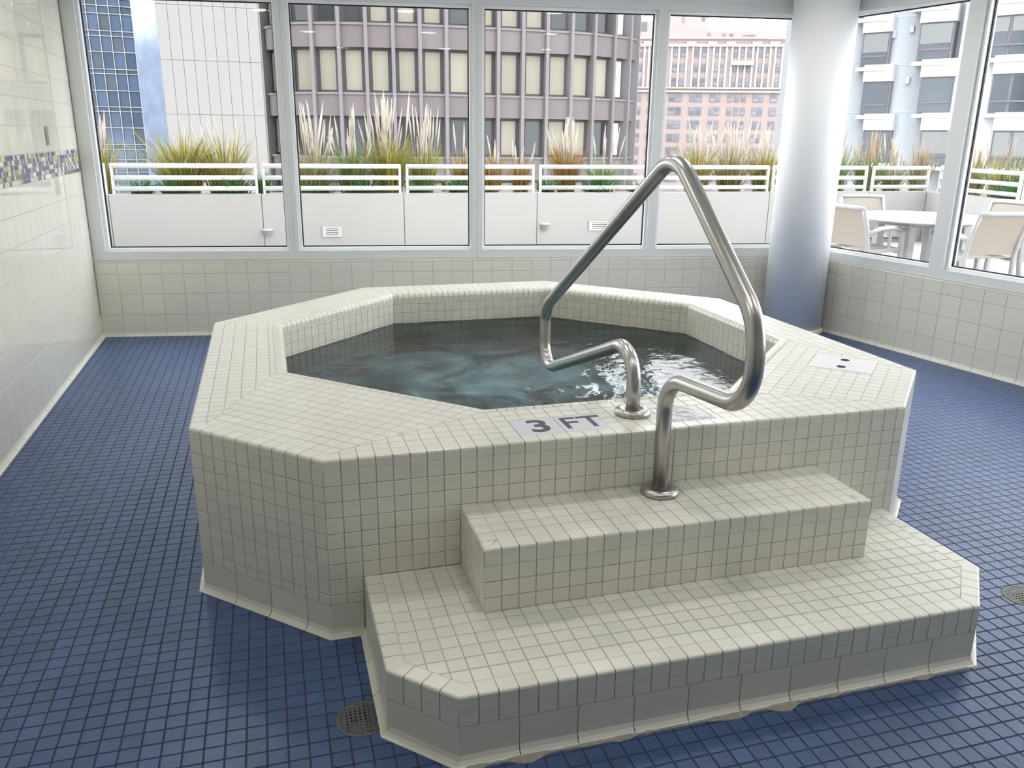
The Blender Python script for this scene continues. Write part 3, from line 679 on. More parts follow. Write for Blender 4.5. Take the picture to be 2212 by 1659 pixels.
for a, c in zip(jl[:-1], jl[1:]):
    b = MB(); b.fbox(PF1, a + 0.12, c - 0.12, -3.6, 0.0, TZ, PZ); b.build('parapet_panel', PARA, para)
j2 = [0] + [PF2.pix(x, 445)[0] for x in (2193,)]; j2.append(min(LP2, j2[1] * 2))
for a, c in zip(j2[:-1], j2[1:]):
    b = MB(); b.fbox(PF2, a + 0.12, c - 0.12, -3.6, 0.0, TZ, PZ); b.build('parapet_panel', PARA, para)
# railing panels
RAILW = mat('white_rail_paint', (0.66, 0.68, 0.69), 0.35)
def railing(F, a0, a1, label):
    e = empty('railing_panel', F.p((a0 + a1) / 2, -1.8, PZ)); tag(e, label, 'railing', 'terrace railing panels')
    for z in (6.9, 4.0, 1.35):
        b = MB(); b.tube([F.p(a0 + 0.3, -1.8, PZ + z), F.p(a1 - 0.3, -1.8, PZ + z)], 0.6, 12); b.build('rail', RAILW, e)
    for a in (a0, a1):
        s = 0.6 if a == a0 else -0.6; b = MB(); b.fbox(F, min(a, a + s), max(a, a + s), -2.2, -1.4, PZ, PZ + 7.4); b.build('post', RAILW, e)
A1 = lambda x: PF1.pix(x, 385, -1.8)[0]
labs = ['cut off by the left window jamb', 'across the left half of the leftmost window', 'running behind the first mullion', 'running behind the second mullion', 'behind the top bend of the handrail', 'directly right of the column', 'left of the parapet corner']
L0 = A1(240); W0 = A1(556) - L0
spans = [(A1(229) - W0, A1(229)), (A1(240), A1(556)), (A1(567), A1(866)), (A1(877), A1(1154)), (A1(1165), A1(1660)), (A1(1668), A1(1872)), (A1(1884), A1(2006))]
for (a, c), l in zip(spans, labs): railing(PF1, a, c, 'white three-rail railing panel on the parapet, ' + l)
A2 = lambda x: PF2.pix(x, 395, -1.8)[0]
railing(PF2, 2.5, A2(2207), 'white three-rail railing panel on the side parapet seen through the right-hand window')
railing(PF2, A2(2207) + 1.2, min(LP2, A2(2207) + 36), 'white three-rail railing panel at the near end of the side parapet')
# planter bed
SOIL = mat('planter_soil', (0.16, 0.11, 0.08), 0.95, noise_=0.4, nscale=6)
b = MB(); b.fbox(PF1, 0, LP1 + 20, -26, -3.6, PZ - 6, PZ - 1.2); b.fbox(PF2, -20, LP2, -26, -3.6, PZ - 6.5, PZ - 1.25)
tag(b.build('planter_bed', SOIL), 'soil bed of the planter behind the terrace railing', 'planter', kind='structure')
# louvre vents and wall lights
VENT = mat('white_vent', (0.58, 0.58, 0.58), 0.5)
for (px0, px1, py0, py1), l in (((696, 739, 489, 511), 'small white louvred vent low on the parapet, left of the second mullion'), ((1272, 1316, 477, 497), 'small white louvred vent low on the parapet, partly behind the handrail')):
    a0, z1 = PF1.pix(px0, py0); a1, z0 = PF1.pix(px1, py1); e = empty('wall_vent', PF1.p((a0 + a1) / 2, 0, z0)); tag(e, l, 'vent')
    b = MB(); b.fbox(PF1, a0, a1, 0, 0.1, z0, z1); b.build('back_plate', mat('vent_shadow', (0.25, 0.25, 0.26), 0.8), e)
    b = MB()
    for q in ((a0, a1, z0, z0 + .45), (a0, a1, z1 - .45, z1), (a0, a0 + .9, z0 + .45, z1 - .45), (a1 - .9, a1, z0 + .45, z1 - .45)): b.fbox(PF1, q[0], q[1], 0, 0.35, q[2], q[3])
    b.build('frame', VENT, e)
    for k2 in range(3):
        zc = z0 + .45 + (z1 - z0 - .9) * (k2 + .5) / 3; b = MB(); b.fbox(PF1, a0 + .9, a1 - .9, 0.1, 0.3, zc - .15, zc + .15); b.build('slat', VENT, e)
for (px, py), l in (((578, 502), 'half-round white wall light on the parapet seen through the leftmost window'), ((1177, 489), 'half-round white wall light on the parapet seen through the third window')):
    a, z = PF1.pix(px, py); e = empty('wall_light', PF1.p(a, 0, z - 1)); tag(e, l, 'wall light')
    for nm, r0, r1, z0, z1, m in (('shade', 1.05, 1.35, -0.9, 0.6, mat('light_shade_grey', (0.26, 0.26, 0.28), 0.4)), ('top_rim', 1.4, 1.4, 0.6, 0.95, RAILW)):
        b = MB(); vs = []; fs = []; n = 12
        for rr, zz2 in ((r0, z0), (r1, z1)):
            for k2 in range(n + 1): th = math.pi * k2 / n; vs.append(PF1.p(a + rr * math.cos(th), rr * math.sin(th), z + zz2))
        for k2 in range(n): fs.append([k2, k2 + 1, n + 2 + k2, n + 1 + k2])
        fs += [list(range(n + 1))[::-1], list(range(n + 1, 2 * n + 2)), [0, n + 1, 2 * n + 1, n]]; b.add(vs, fs); b.build(nm, m, e)
a, z = PF1.pix(1789, 482); b = MB(); b.fbox(PF1, a - .7, a + .7, 0, .25, z - 1, z + 1); tag(b.build('outlet_cover', VENT), 'small white weatherproof outlet cover on the parapet right of the column', 'outlet')

# ornamental grasses
PL = [mat('plume_cream', (0.56, 0.50, 0.425), 0.9, var=0.08), mat('plume_tan', (0.42, 0.32, 0.21), 0.9, var=0.1)]
LEAF = {'gold': mat('leaf_gold', (0.36, 0.24, 0.045), 0.7, var=0.4, col2=(0.24, 0.30, 0.05), nscale=1.5), 'green': mat('leaf_green', (0.10, 0.22, 0.045), 0.7, var=0.4, col2=(0.24, 0.28, 0.07), nscale=1.5),
        'orange': mat('leaf_orange', (0.36, 0.16, 0.045), 0.7, var=0.4, col2=(0.28, 0.25, 0.05), nscale=1.5), 'tan': mat('leaf_tan', (0.34, 0.26, 0.13), 0.8, var=0.35, col2=(0.22, 0.24, 0.07), nscale=1.5), 'deep': mat('leaf_deep_green', (0.05, 0.15, 0.045), 0.7, var=0.4, col2=(0.10, 0.22, 0.06), nscale=2)}
gr = random.Random(11)
def plume_mesh(kind, i):
    b = MB(); bend = gr.uniform(-1.2, 1.2); bend2 = gr.uniform(-.8, .8)
    H = 10.0; pts = [V((bend * (t_ ** 2), bend2 * t_ ** 2, H * t_)) for t_ in (0, .3, .6, .8)]
    b.tube(pts, 0.04, 4, caps=False)
    hp = [V((bend * (t_ ** 2), bend2 * t_ ** 2, H * t_)) for t_ in (.62, .72, .82, .92, 1.0)]
    wdt = 0.25 if kind == 0 else 0.2; b.tube(hp, 1, 6, rs=[0.06, wdt * .8, wdt, wdt * .6, 0.04])
    return b.mesh('plume', PL[kind])
PM = [[plume_mesh(kd, i) for i in range(5)] for kd in (0, 1)]
def clump(base, hl, spread, leaf, nb, plumes, hp, label, pk=0, pw=None, cat='ornamental grass'):
    e = empty('ornamental_grass', base); tag(e, label, cat, 'planter grasses'); b = MB()
    for _ in range(int(nb * 1.4)):
        an = gr.uniform(0, 2 * math.pi); lean = gr.uniform(0.1, 1.0) * spread; h = hl * gr.uniform(0.6, 1.3); r0 = gr.uniform(0, spread * .35)
        dx, dy = math.cos(an), math.sin(an); droop = gr.uniform(0.0, 0.45); pts = []
        for t_ in (0, .35, .7, 1.0): pts.append(V((dx * (r0 + lean * t_ ** 1.6), dy * (r0 + lean * t_ ** 1.6), h * (t_ - droop * t_ ** 3 * .8))))
        wv = V((-dy, dx, 0)) * 0.5 + V((gr.uniform(-1, 1), gr.uniform(-1, 1), 0)) * .5; wv = wv.normalized() * gr.uniform(.09, .17); vs = []; 
        for q, ws in zip(pts, (1, .9, .6, .05)): vs += [base + q - wv * ws, base + q + wv * ws]
        b.add(vs, [[0, 1, 3, 2], [2, 3, 5, 4], [4, 5, 7, 6]])
    tag(b.build('leaf_blades', LEAF[leaf], e), kind='stuff')
    for _ in range(int(plumes * 1.35)):
        an = gr.uniform(0, 2 * math.pi); rr = gr.uniform(0, 1) ** .7 * (pw or spread) * .75; o = bpy.data.objects.new('plume', PM[pk][gr.randrange(5)]); COL.objects.link(o); o.parent = e
        h = hp * gr.uniform(.6, 1.0); o.location = V((math.cos(an) * rr * .5, math.sin(an) * rr * .5, 0)) * S
        o.rotation_euler = (math.sin(an) * -rr / max(h, 1) * .8, math.cos(an) * rr / max(h, 1) * .8, gr.uniform(0, 6.28)); o.scale = (1, 1, h / 10.0)
def gpos(px, F=PF1, back=-12.0):
    a = F.pix(px, 395, back)[0]; return F.p(a, back, PZ - 1.2)
def gh(px, py, F=PF1, back=-12.0): return F.pix(px, py, back)[1] - (PZ - 1.2)
for px, top, ptop, spread, leaf, nb, npl, pk, lab in (
    (222, 300, 212, 6, 'gold', 110, 9, 0, 'tall sparse plume grass at the left edge of the leftmost window'),
    (398, 296, 262, 11, 'gold', 420, 5, 0, 'wide golden-green grass mound, the left of the pair in the leftmost window'),
    (486, 300, 240, 10, 'gold', 330, 6, 0, 'wide golden-green grass mound, the right of the pair in the leftmost window'),
    (676, 322, 212, 9, 'tan', 260, 24, 0, 'pale plume grass just right of the first mullion'),
    (762, 318, 222, 8, 'green', 240, 18, 0, 'greener plume grass between two pale plume clumps'),
    (838, 300, 188, 9, 'gold', 380, 26, 0, 'bright golden grass with the densest pale plumes'),
    (916, 318, 218, 7, 'gold', 220, 16, 0, 'tall plume grass ending the dense row in the second window'),
    (1003, 330, 243, 6, 'orange', 150, 5, 0, 'orange-leaved grass with few plumes beside the second mullion'),
    (1062, 335, 282, 6, 'orange', 150, 5, 0, 'low orange grass just right of the second mullion'),
    (1124, 340, 300, 6, 'orange', 130, 5, 0, 'low orange grass near the rail post in the third window'),
    (1222, 318, 245, 7, 'orange', 300, 22, 0, 'orange grass with a tight fan of pale plumes in the third window'),
    (1302, 345, 268, 8, 'green', 150, 7, 0, 'low green grass with a few leaning plumes in the third window'),
    (1502, 318, 250, 9, 'gold', 260, 22, 0, 'pale plume grass at the left of the fourth window'),
    (1576, 325, 248, 9, 'tan', 260, 26, 0, 'pale plume grass in the middle of the fourth window'),
    (1648, 325, 262, 8, 'gold', 240, 20, 0, 'pale plume grass touching the column in the fourth window'),
    (1806, 330, 255, 7, 'green', 160, 12, 1, 'tan plume grass just right of the column'),
    (1872, 335, 278, 8, 'green', 260, 26, 1, 'tan plume grass with green base left of a rail post'),
    (1925, 350, 280, 7, 'tan', 140, 16, 0, 'thin pale plume grass between two tan clumps'),
    (1981, 345, 298, 6, 'tan', 160, 30, 1, 'dense tan plume grass near the parapet corner')):
    bs = gpos(px); clump(bs, gh(px, top), spread, leaf, nb, npl, gh(px, ptop), lab, pk)
for px, top, spread, lab in ((306, 388, 6, 'low dark green groundcover clump at the left of the leftmost window'), (372, 385, 6, 'low dark green clump in front of the golden mounds'), (508, 378, 8, 'low dark green clump right of the golden mounds'), (566, 372, 4, 'low green tuft in the railing gap'), (690, 392, 7, 'low green clump right of the first mullion'), (790, 386, 8, 'low green clump under the golden grass'), (905, 386, 6, 'low green clump left of the second mullion\'s orange grass'), (985, 384, 5, 'low green clump close to the second mullion'), (1180, 385, 5, 'low green clump right of the rail post'), (1290, 380, 9, 'low green spreading clump in the third window'), (1382, 392, 7, 'low green clump behind the handrail apex')):
    bs = gpos(px, back=-7.0); clump(bs, gh(px, top, back=-7.0), spread, 'deep', 170, 0, 1, lab, cat='plant')
for px, top, ptop, spread, leaf, nb, npl, pk, lab in ((2106, 340, 312, 6, 'tan', 120, 12, 1, 'tan plume grass at the left of the rightmost window'), (2160, 345, 288, 7, 'gold', 200, 9, 1, 'taller tan plume grass in the middle of the rightmost window'), (2205, 350, 320, 6, 'green', 160, 8, 1, 'green plume grass at the right edge of the picture')):
    a = PF2.pix(px, 395, -10)[0]; bs = PF2.p(a, -10, PZ - 1.25); clump(bs, gh(px, top, PF2, -10), spread, leaf, nb, npl, gh(px, ptop, PF2, -10), lab, pk)
bs = PF2.p(PF2.pix(2185, 395, -6)[0], -6, PZ - 1.25); clump(bs, 5.5, 7, 'deep', 170, 0, 1, 'low green clump behind the side railing', cat='plant')

# patio table and chairs
PW = mat('white_table_top', (0.7, 0.71, 0.71), 0.25); ALU = mat('pale_aluminium', (0.40, 0.41, 0.42), 0.4, metal=0.3); SLING = mat('beige_sling_fabric', (0.36, 0.32, 0.28), 0.8, noise_=0.06, nscale=60)
tc = V((132.4, 103.0, TZ)); e = empty('patio_table', tc); tag(e, 'round white patio table on the terrace between four sling chairs', 'table')
b = MB(); b.lathe(tc, [(13.9, 14.0), (14.2, 14.15), (14.2, 14.35), (13.9, 14.5)], 64); b.build('table_top', PW, e)
for k2 in range(4):
    an = math.radians(35 + 90 * k2); q = tc + V((math.cos(an) * 8.5, math.sin(an) * 8.5, 0)); b = MB(); b.box(q.x - .8, q.x + .8, q.y - .8, q.y + .8, TZ, TZ + 14.0); b.build('leg', ALU, e)
b = MB(); b.lathe(tc, [(9.3, 13.0), (9.3, 14.0)], 32); b.build('apron', ALU, e)
U = 1 / S
def bar(p, q, w_, d_):
    b = MB(); p, q = V(p), V(q); t_ = (q - p).normalized(); sx = V((1, 0, 0)); sx = (sx - t_ * sx.dot(t_)).normalized() if abs(t_.x) < .9 else V((0, 1, 0)); sy_ = t_.cross(sx)
    b.hexa([c0 + sx * (a_ * w_ / 2) + sy_ * (b_ * d_ / 2) for c0 in (p, q) for a_, b_ in ((-1, -1), (1, -1), (1, 1), (-1, 1))]); return b
def make_chair():
    r = empty('patio_chair', (0, 0, 0)); g = lambda *p: tuple(c * U for c in p)
    for sx in (-1, 1):
        x = .27 * sx
        b = bar(g(x, .24, 0), g(x, .22, .62), .035 * U, .045 * U); b.build('leg', ALU, r)
        b = MB(); b.tube([g(x, -.30, 0), g(x, -.25, .25), g(x, -.24, .45), g(x, -.29, .68), g(x, -.36, .86)], .024 * U, 8); b.build('leg', ALU, r)
        b = MB(); b.tube([g(x, -.27, .60), g(x, -.1, .655), g(x, .1, .66), g(x, .26, .625)], .026 * U, 8); b.build('armrest', ALU, r)
        b = bar(g(x, .05, .43), g(x, .05, .65), .02 * U, .03 * U); b.build('arm_support', ALU, r)
        b = bar(g(x * .98, -.24, .42), g(x * .98, .25, .44), .03 * U, .04 * U); b.build('seat_rail', ALU, r)
    b = MB(); vs = []; fs = []
    for th in (0, -.012):
        for i in range(7):
            y = -.24 + .49 * i / 6; z = .44 + .01 * math.cos(i) - .015 * math.sin(math.pi * i / 6) + th
            vs += [V(g(-.255, y, z)), V(g(.255, y, z))]
    for o_ in (0, 14):
        for i in range(6): q = [o_ + 2 * i, o_ + 2 * i + 1, o_ + 2 * i + 3, o_ + 2 * i + 2]; fs.append(q if o_ == 0 else q[::-1])
    fs += [[0, 14, 15, 1][::-1], [12, 13, 27, 26][::-1]]; b.add(vs, fs); b.build('seat', SLING, r)
    b = MB(); vs = []; fs = []
    prof = [(-.235, .47), (-.25, .56), (-.285, .68), (-.32, .77), (-.355, .85)]
    for th in (0, -.012):
        for y, z in prof: vs += [V(g(-.255, y + th, z)), V(g(.255, y + th, z))]
    for o_ in (0, 10):
        for i in range(4): q = [o_ + 2 * i, o_ + 2 * i + 1, o_ + 2 * i + 3, o_ + 2 * i + 2]; fs.append(q[::-1] if o_ == 0 else q)
    fs += [[0, 10, 11, 1], [8, 9, 19, 18]]; b.add(vs, fs); b.build('backrest', SLING, r)
    b = MB(); b.tube([g(-.28, -.36, .86), g(-.14, -.375, .87), g(.14, -.375, .87), g(.28, -.36, .86)], .024 * U, 8); b.build('top_rail', ALU, r)
    b = bar(g(-.27, .24, .41), g(.27, .24, .41), .03 * U, .04 * U); b.build('front_rail', ALU, r)
    return r
def copy_tree(o):
    c = o.copy(); COL.objects.link(c)
    for ch in [q for q in bpy.data.objects if q.parent == o]:
        d = ch.copy(); COL.objects.link(d); d.parent = c
    return c
ch0 = make_chair()
spots = [((117.0, 101.0), -82, 'aluminium sling armchair left of the patio table, seen from behind its back'), ((133.5, 118.5), 172, 'aluminium sling armchair on the far side of the patio table by the parapet'), ((130.5, 86.5), -6, 'aluminium sling armchair nearest the window, its back to the right mullion'), ((148.5, 101.5), 95, 'aluminium sling armchair on the right side of the patio table')]
for i, ((x, y), an, lab) in enumerate(spots):
    c = ch0 if i == 0 else copy_tree(ch0)
    c.location = V((x, y, TZ)) * S; c.rotation_euler = (0, 0, math.radians(an)); tag(c, lab, 'chair', 'patio chairs')

# unseen storeys above the room, added to block sky and shade the terrace
b = MB(); b.prism([(-700, -600), (cornerNR.x + 300, -600), (cornerNR.x + 8, YN - 4), (cornerFR.x + 7, cornerFR.y + 4), (cornerFL.x - 4, cornerFL.y + 6), (-700, 195)], ZC + 3, 45 / S)
tag(b.build('upper_storeys', mat('added_storeys_grey', (0.55, 0.55, 0.55), 0.7)), 'storeys of this building rising above the spa room', 'building', kind='structure')

# ------------------------------------------------------------------ far buildings (metres -> units with M)
M = 1 / S
def facing(px, depth_m, yaw_deg=0.0):       # vertical plane facing the camera at a given distance, turned by yaw
    p = at_depth(px, 300, depth_m * M); n = (CAM - p); n.z = 0; n.normalize(); n = Matrix.Rotation(math.radians(yaw_deg), 3, 'Z') @ n
    return Frame(V((p.x, p.y, 0)), V((-n.y, n.x, 0)), n)       # e to the right as seen, w towards camera
def rect(F, x0, y0, x1, y1, w=0.0):
    a0, z1 = F.pix(x0, y0, w); a1, z0 = F.pix(x1, y1, w)
    return a0, a1, z0, z1
LOWZ = -25 * M
# 1 blue glass tower
BG = mat('blue_curtain_glass', (0.07, 0.11, 0.19), 0.12, var=0.22, spec=0.8); BG2 = mat('grey_blue_glass', (0.09, 0.11, 0.135), 0.15, var=0.15); MULW = mat('pale_mullion', (0.36, 0.40, 0.44), 0.4); MIR = mat('mirror_glass', (0.33, 0.42, 0.58), 0.15, metal=0.6, noise_=0.45, nscale=0.5, bump=0.3, bscale=0.5)
F = facing(260, 88, 0); e = empty('glass_tower', F.p(0, -6 * M, LOWZ)); tag(e, 'tall blue curtain-wall glass tower in the leftmost window', 'building')
xs = [-8, 16, 40, 64, 88, 112, 136, 160, 184, 207, 231, 255, 279, 303]; AX = [F.pix(x, 200)[0] for x in xs]
b = MB(); b.fbox(F, AX[0] - 0.5 * M, AX[-1], -14 * M, -0.3 * M, LOWZ, 60 * M); b.build('tower_core', BG2, e)
ys = [-130, -82, -66, -2, 14, 31, 68, 79, 113, 150, 160, 196, 231, 241, 276, 312, 323, 345, 372, 400]
ZY = [F.pix(260, y)[1] for y in ys]
for i in range(len(AX) - 1):
    for j in range(len(ZY) - 1):
        b = MB(); b.fbox(F, AX[i] + 2, AX[i + 1] - 2, -0.3 * M, -0.2 * M, ZY[j + 1] + 2, ZY[j] - 2); b.build('glass_panel', BG if (j * 7 + i) % 5 else BG2, e)
for a in AX:
    b = MB(); b.fbox(F, a - .9, a + .9, -0.3 * M, 0, LOWZ, 60 * M); b.build('mullion', MULW, e)
for zq in ZY:
    b = MB(); b.fbox(F, AX[0], AX[-1], -0.3 * M, -0.08 * M, zq - .9, zq + .9); b.build('transom', MULW, e)
b = MB(); q = F.p(AX[-1], 0, 0); a2 = F.pix(358, 200)[0]
b.hexa([F.p(AX[-1] + 1, 0, LOWZ), F.p(a2 + 40, -7 * M, LOWZ), F.p(a2 + 40, -12 * M, LOWZ), F.p(AX[-1] + 1, -12 * M, LOWZ), F.p(AX[-1] + 1, 0, 60 * M), F.p(a2 + 40, -7 * M, 60 * M), F.p(a2 + 40, -12 * M, 60 * M), F.p(AX[-1] + 1, -12 * M, 60 * M)])
b.build('mirror_side', MIR, e)
# 2 beige panel building
BEI = mat('beige_precast_panel', (0.31, 0.298, 0.283), 0.8, noise_=0.03, nscale=.4); BEJ = mat('beige_joint', (0.28, 0.27, 0.25), 0.9)
F = facing(460, 44.5, -2); e = empty('panel_building', F.p(0, -3 * M, LOWZ)); tag(e, 'blank beige panel-clad building wall behind the golden grass mounds', 'building')
A0, A1_ = F.pix(354, 200)[0], F.pix(569, 200)[0]
b = MB(); b.fbox(F, A0, A1_, -3 * M, -0.03 * M, LOWZ, 55 * M); b.build('wall', BEJ, e)
ncol = 9; yy = [-220, -104, 14, 132, 248, 364, 480]; ZZ = [F.pix(460, y)[1] for y in yy]
for i in range(ncol):
    for j in range(len(ZZ) - 1):
        a, c = A0 + (A1_ - A0) * i / ncol, A0 + (A1_ - A0) * (i + 1) / ncol; b = MB(); b.fbox(F, a + .22, c - .22, -0.03 * M, 0, ZZ[j + 1] + .25, ZZ[j] - .25); b.build('panel', BEI, e)
# 3 dark rounded building
SPN = mat('mauve_brown_spandrel', (0.165, 0.138, 0.138), 0.5, var=0.06); MUL = mat('grey_brown_mullion', (0.20, 0.18, 0.185), 0.5); MUD = mat('dark_reveal', (0.08, 0.075, 0.08), 0.6)
BLI = mat('cream_blind', (0.34, 0.31, 0.245), 0.7, var=0.10, noise_=0.05, nscale=.7); DKG = mat('dark_office_glass', (0.035, 0.04, 0.045), 0.12, var=0.4); LTG = mat('painted_reflection_glass', (0.62, 0.70, 0.80), 0.2)  # the palest glass has its reflection painted in as base colour
mpx = [570, 583, 636, 685, 741, 798, 855, 911, 966, 1024, 1075, 1127, 1178, 1229, 1276, 1318, 1350, 1367, 1374]
mdo = [4.2, 2.6, .4, .1, 0, .1, .3, .5, .8, 1.2, 1.6, 2.0, 2.4, 2.8, 3.5, 4.4, 5.3, 6.4, 9.0]
D0 = 46.0
e = empty('round_office_building', at_depth(900, 300, (D0 + 6) * M) * 1.0); WLOC[e.name] = V((e.location.x / S, e.location.y / S, LOWZ)); e.location.z = LOWZ * S
tag(e, 'dark brown rounded office block with ribbon windows and cream blinds', 'building')
pl = []
mpx[0] = 574
for x, o_ in zip(mpx, mdo): q = at_depth(x, 300, (D0 + o_) * M); pl.append(V((q.x, q.y, 0)))
def zat(py, d=D0): return at_depth(800, py, d * M).z
bands = [('win', zat(-190), zat(-92)), ('span', zat(-92), zat(-40)), ('win', zat(-40), zat(57)), ('span', zat(57), zat(107)), ('win', zat(107), zat(201)), ('span', zat(201), zat(251)), ('win', zat(251), zat(338)), ('span', zat(338), zat(392)), ('win', zat(392), zat(470))]
bands = [(n, z0, z1) for n, z1, z0 in bands]
darkset = {2: {2, 3, 4, 8, 12, 13, 14, 15}, 4: set(), 6: {2, 3, 4, 5, 6, 7, 8, 9, 11, 14, 15}, 0: set(), 8: {3, 5}}
lightset = {(2, 15), (4, 15), (6, 15), (4, 16)}
for i in range(len(pl) - 1):
    P, Q = pl[i], pl[i + 1]; ee = (Q - P).normalized(); nn = V((ee.y, -ee.x, 0)); FB = Frame(P, ee, nn); L = (Q - P).length
    for bi, (kd, z0, z1) in enumerate(bands):
        if kd == 'span':
            b = MB(); b.fbox(FB, 0, L, -0.6 * M, -0.05 * M, z0, z1); b.build('spandrel', SPN, e)
            b = MB(); b.fbox(FB, 0, L, -0.6 * M, 0.02 * M, z1 - 2.2, z1); b.build('window_sill', MUL, e)
        else:
            m = DKG if i in darkset.get(bi, ()) else BLI
            if (bi, i) in lightset: m = LTG
            b = MB(); b.fbox(FB, 0, L, -0.6 * M, -0.35 * M, z0, z1); wdw = b.build('window', MUD, e)
            b = MB(); b.fbox(FB, 6, L - 6, -0.35 * M, -0.33 * M, z0 + 2.5, z1 - 3); b.build('blind' if m is BLI else 'pane', m, wdw)
    b = MB(); b.fbox(FB, -1.9, 1.9, -0.5 * M, 0.14 * M, zat(480), zat(-190)); b.build('mullion', MUL, e)
b = MB(); ctr = at_depth(900, 300, (D0 + 20) * M); poly = [(p.x, p.y) for p in pl]
inn = [(p.x + (ctr.x - p.x) * .06, p.y + (ctr.y - p.y) * .06) for p in pl] + [(ctr.x + 200, ctr.y + 300), (pl[0].x + 60, pl[0].y + 400)]
if area(inn) < 0: inn = inn[::-1]
b.prism(inn, LOWZ, zat(-190)); b.build('tower_core', MUD, e)
b = MB(); oo = inn if area(inn) > 0 else inn[::-1]; b.prism(oo, zat(-190), 55 * M); b.build('upper_floors', SPN, e)
# 4 brick building
BRK = mat('pink_brick', (0.31, 0.245, 0.228), 0.85, noise_=0.06, nscale=.3); STN = mat('cream_stone', (0.46, 0.43, 0.39), 0.8); WGL = mat('grey_window_glass', (0.14, 0.15, 0.18), 0.2, var=0.3); WFR = mat('dark_sash', (0.20, 0.175, 0.175), 0.6)
F = facing(1560, 180, 8); e = empty('brick_building', F.p(0, -8 * M, LOWZ)); tag(e, 'distant pinkish brick block with cream stone pilasters and rows of windows', 'building')
sx = lambda x: 1380 + x / 6.506
sl = lambda x, y: y / 6.506 + 0.0
A0, A1_ = F.pix(1330, 150)[0], F.pix(1720, 150)[0]
mid = lambda y: F.pix(1560, y)[1]
off_y = 4.5                                  # rows read at the left edge of the bay, shifted to the face centre
ZR = mid(76 + off_y + 4)
b = MB(); b.fbox(F, A0, A1_, -25 * M, 0, LOWZ, ZR); b.build('wall', BRK, e)
bays = [(-300, -225), (-180, -110), (-20, 42), (155, 200), (460, 530), (565, 640), (755, 825), (860, 935), (1045, 1100), (1130, 1190), (1300, 1360), (1395, 1455), (1490, 1555), (1655, 1710), (1745, 1800), (1905, 1970), (2050, 2110)]
def win(x0, x1, y0, y1, two=False):
    a0, a1 = F.pix(sx(x0), 170)[0], F.pix(sx(x1), 170)[0]; z1, z0 = mid(y0 + off_y), mid(y1 + off_y)
    b = MB(); b.fbox(F, a0, a1, 0, 0.12 * M, z0, z1); wq = b.build('window', WFR, e)
    am = (a0 + a1) / 2; zm = (z0 + z1) / 2; t_ = 0.13 * M
    for q0, q1 in (((a0, am), (am, a1)) if two else ((a0, a1),)):
        b = MB(); b.fbox(F, q0 + t_, q1 - t_, 0.12 * M, 0.16 * M, z0 + t_, zm - t_ * .3); b.build('pane', WGL, wq)
        b = MB(); b.fbox(F, q0 + t_, q1 - t_, 0.12 * M, 0.16 * M, zm + t_ * .3, z1 - t_); b.build('pane', WGL, wq)
for y0, y1 in ((101, 119), (133, 151), (164, 182)):
    for x0, x1 in bays: win(x0, x1, y0, y1)
wide = [(-330, -190), (-20, 42), (140, 200), (435, 620), (730, 905), (1015, 1160), (1270, 1330), (1365, 1425), (1460, 1525), (1625, 1770), (1870, 1965), (2040, 2140)]
for kx in range(9):
    for x0, x1 in wide: win(x0, x1, 198 + 29 * kx, 216 + 29 * kx, x1 - x0 > 120)
def band(y0, y1, d, m, nm): 
    b = MB(); b.fbox(F, A0, A1_, 0, d * M, mid(y1 + off_y), mid(y0 + off_y)); b.build(nm, m, e)
band(76, 79, .6, STN, 'cornice'); band(91, 97, .5, STN, 'stone_band'); band(184.5, 187.5, .5, STN, 'stone_band'); band(192, 195.5, .5, STN, 'stone_band')
for x in (-100, 60, 125, 440, 540, 650, 735, 840, 945, 1025, 1112, 1203, 1282, 1378, 1472, 1570, 1635, 1728, 1815, 1885, 1985):
    a = F.pix(sx(x), 170)[0]; b = MB(); b.fbox(F, a - .2 * M, a + .2 * M, 0, .3 * M, mid(184.5 + off_y), mid(97 + off_y)); b.build('pilaster', STN, e)
for x in (105, 705, 997, 1252, 1615, 1860):
    a = F.pix(sx(x), 170)[0]; b = MB(); b.fbox(F, a - .95 * M, a + .95 * M, 0, .7 * M, mid(95 + off_y), mid(86 + off_y)); b.build('stone_block', STN, e)
a0, a1 = F.pix(sx(1275), 170)[0], F.pix(sx(1585), 170)[0]; b = MB(); b.fbox(F, a0, a1, 0, 1.4 * M, mid(139 + off_y - 2), mid(128 + off_y)); b.build('balcony', STN, e)
BR2 = mat('pale_pink_brick', (0.34, 0.28, 0.265), 0.85)
for x0, x1, y0, dw in ((350, 1925, 60, 8), (540, 1075, -40, 12), (-400, 240, 38, 6)):
    a0, a1 = F.pix(sx(x0), 60)[0], F.pix(sx(x1), 60)[0]; b = MB(); b.fbox(F, a0, a1, -22 * M, -dw * M, ZR - 2 * M, F.pix(1560, y0 + 6, -dw * M)[1]); b.build('rooftop_block', BR2, e)
for x, y0, y1, dw, ww in ((995, 70, 77, 8, 46), (1205, 72, 79, 8, 46), (1310, 73, 80, 8, 46), (1500, 75, 82, 8, 50), (1560, 75, 82, 8, 50), (1620, 75, 82, 8, 50), (620, 34, 48, 12, 22), (900, 30, 45, 12, 40), (75, 48, 67, 6, 80)):
    a0, a1 = F.pix(sx(x - ww / 2), 60, -dw * M)[0], F.pix(sx(x + ww / 2), 60, -dw * M)[0]; b = MB(); b.fbox(F, a0, a1, -dw * M, -(dw - .15) * M, F.pix(1560, y1, -dw * M)[1], F.pix(1560, y0, -dw * M)[1]); b.build('window', WGL, e)
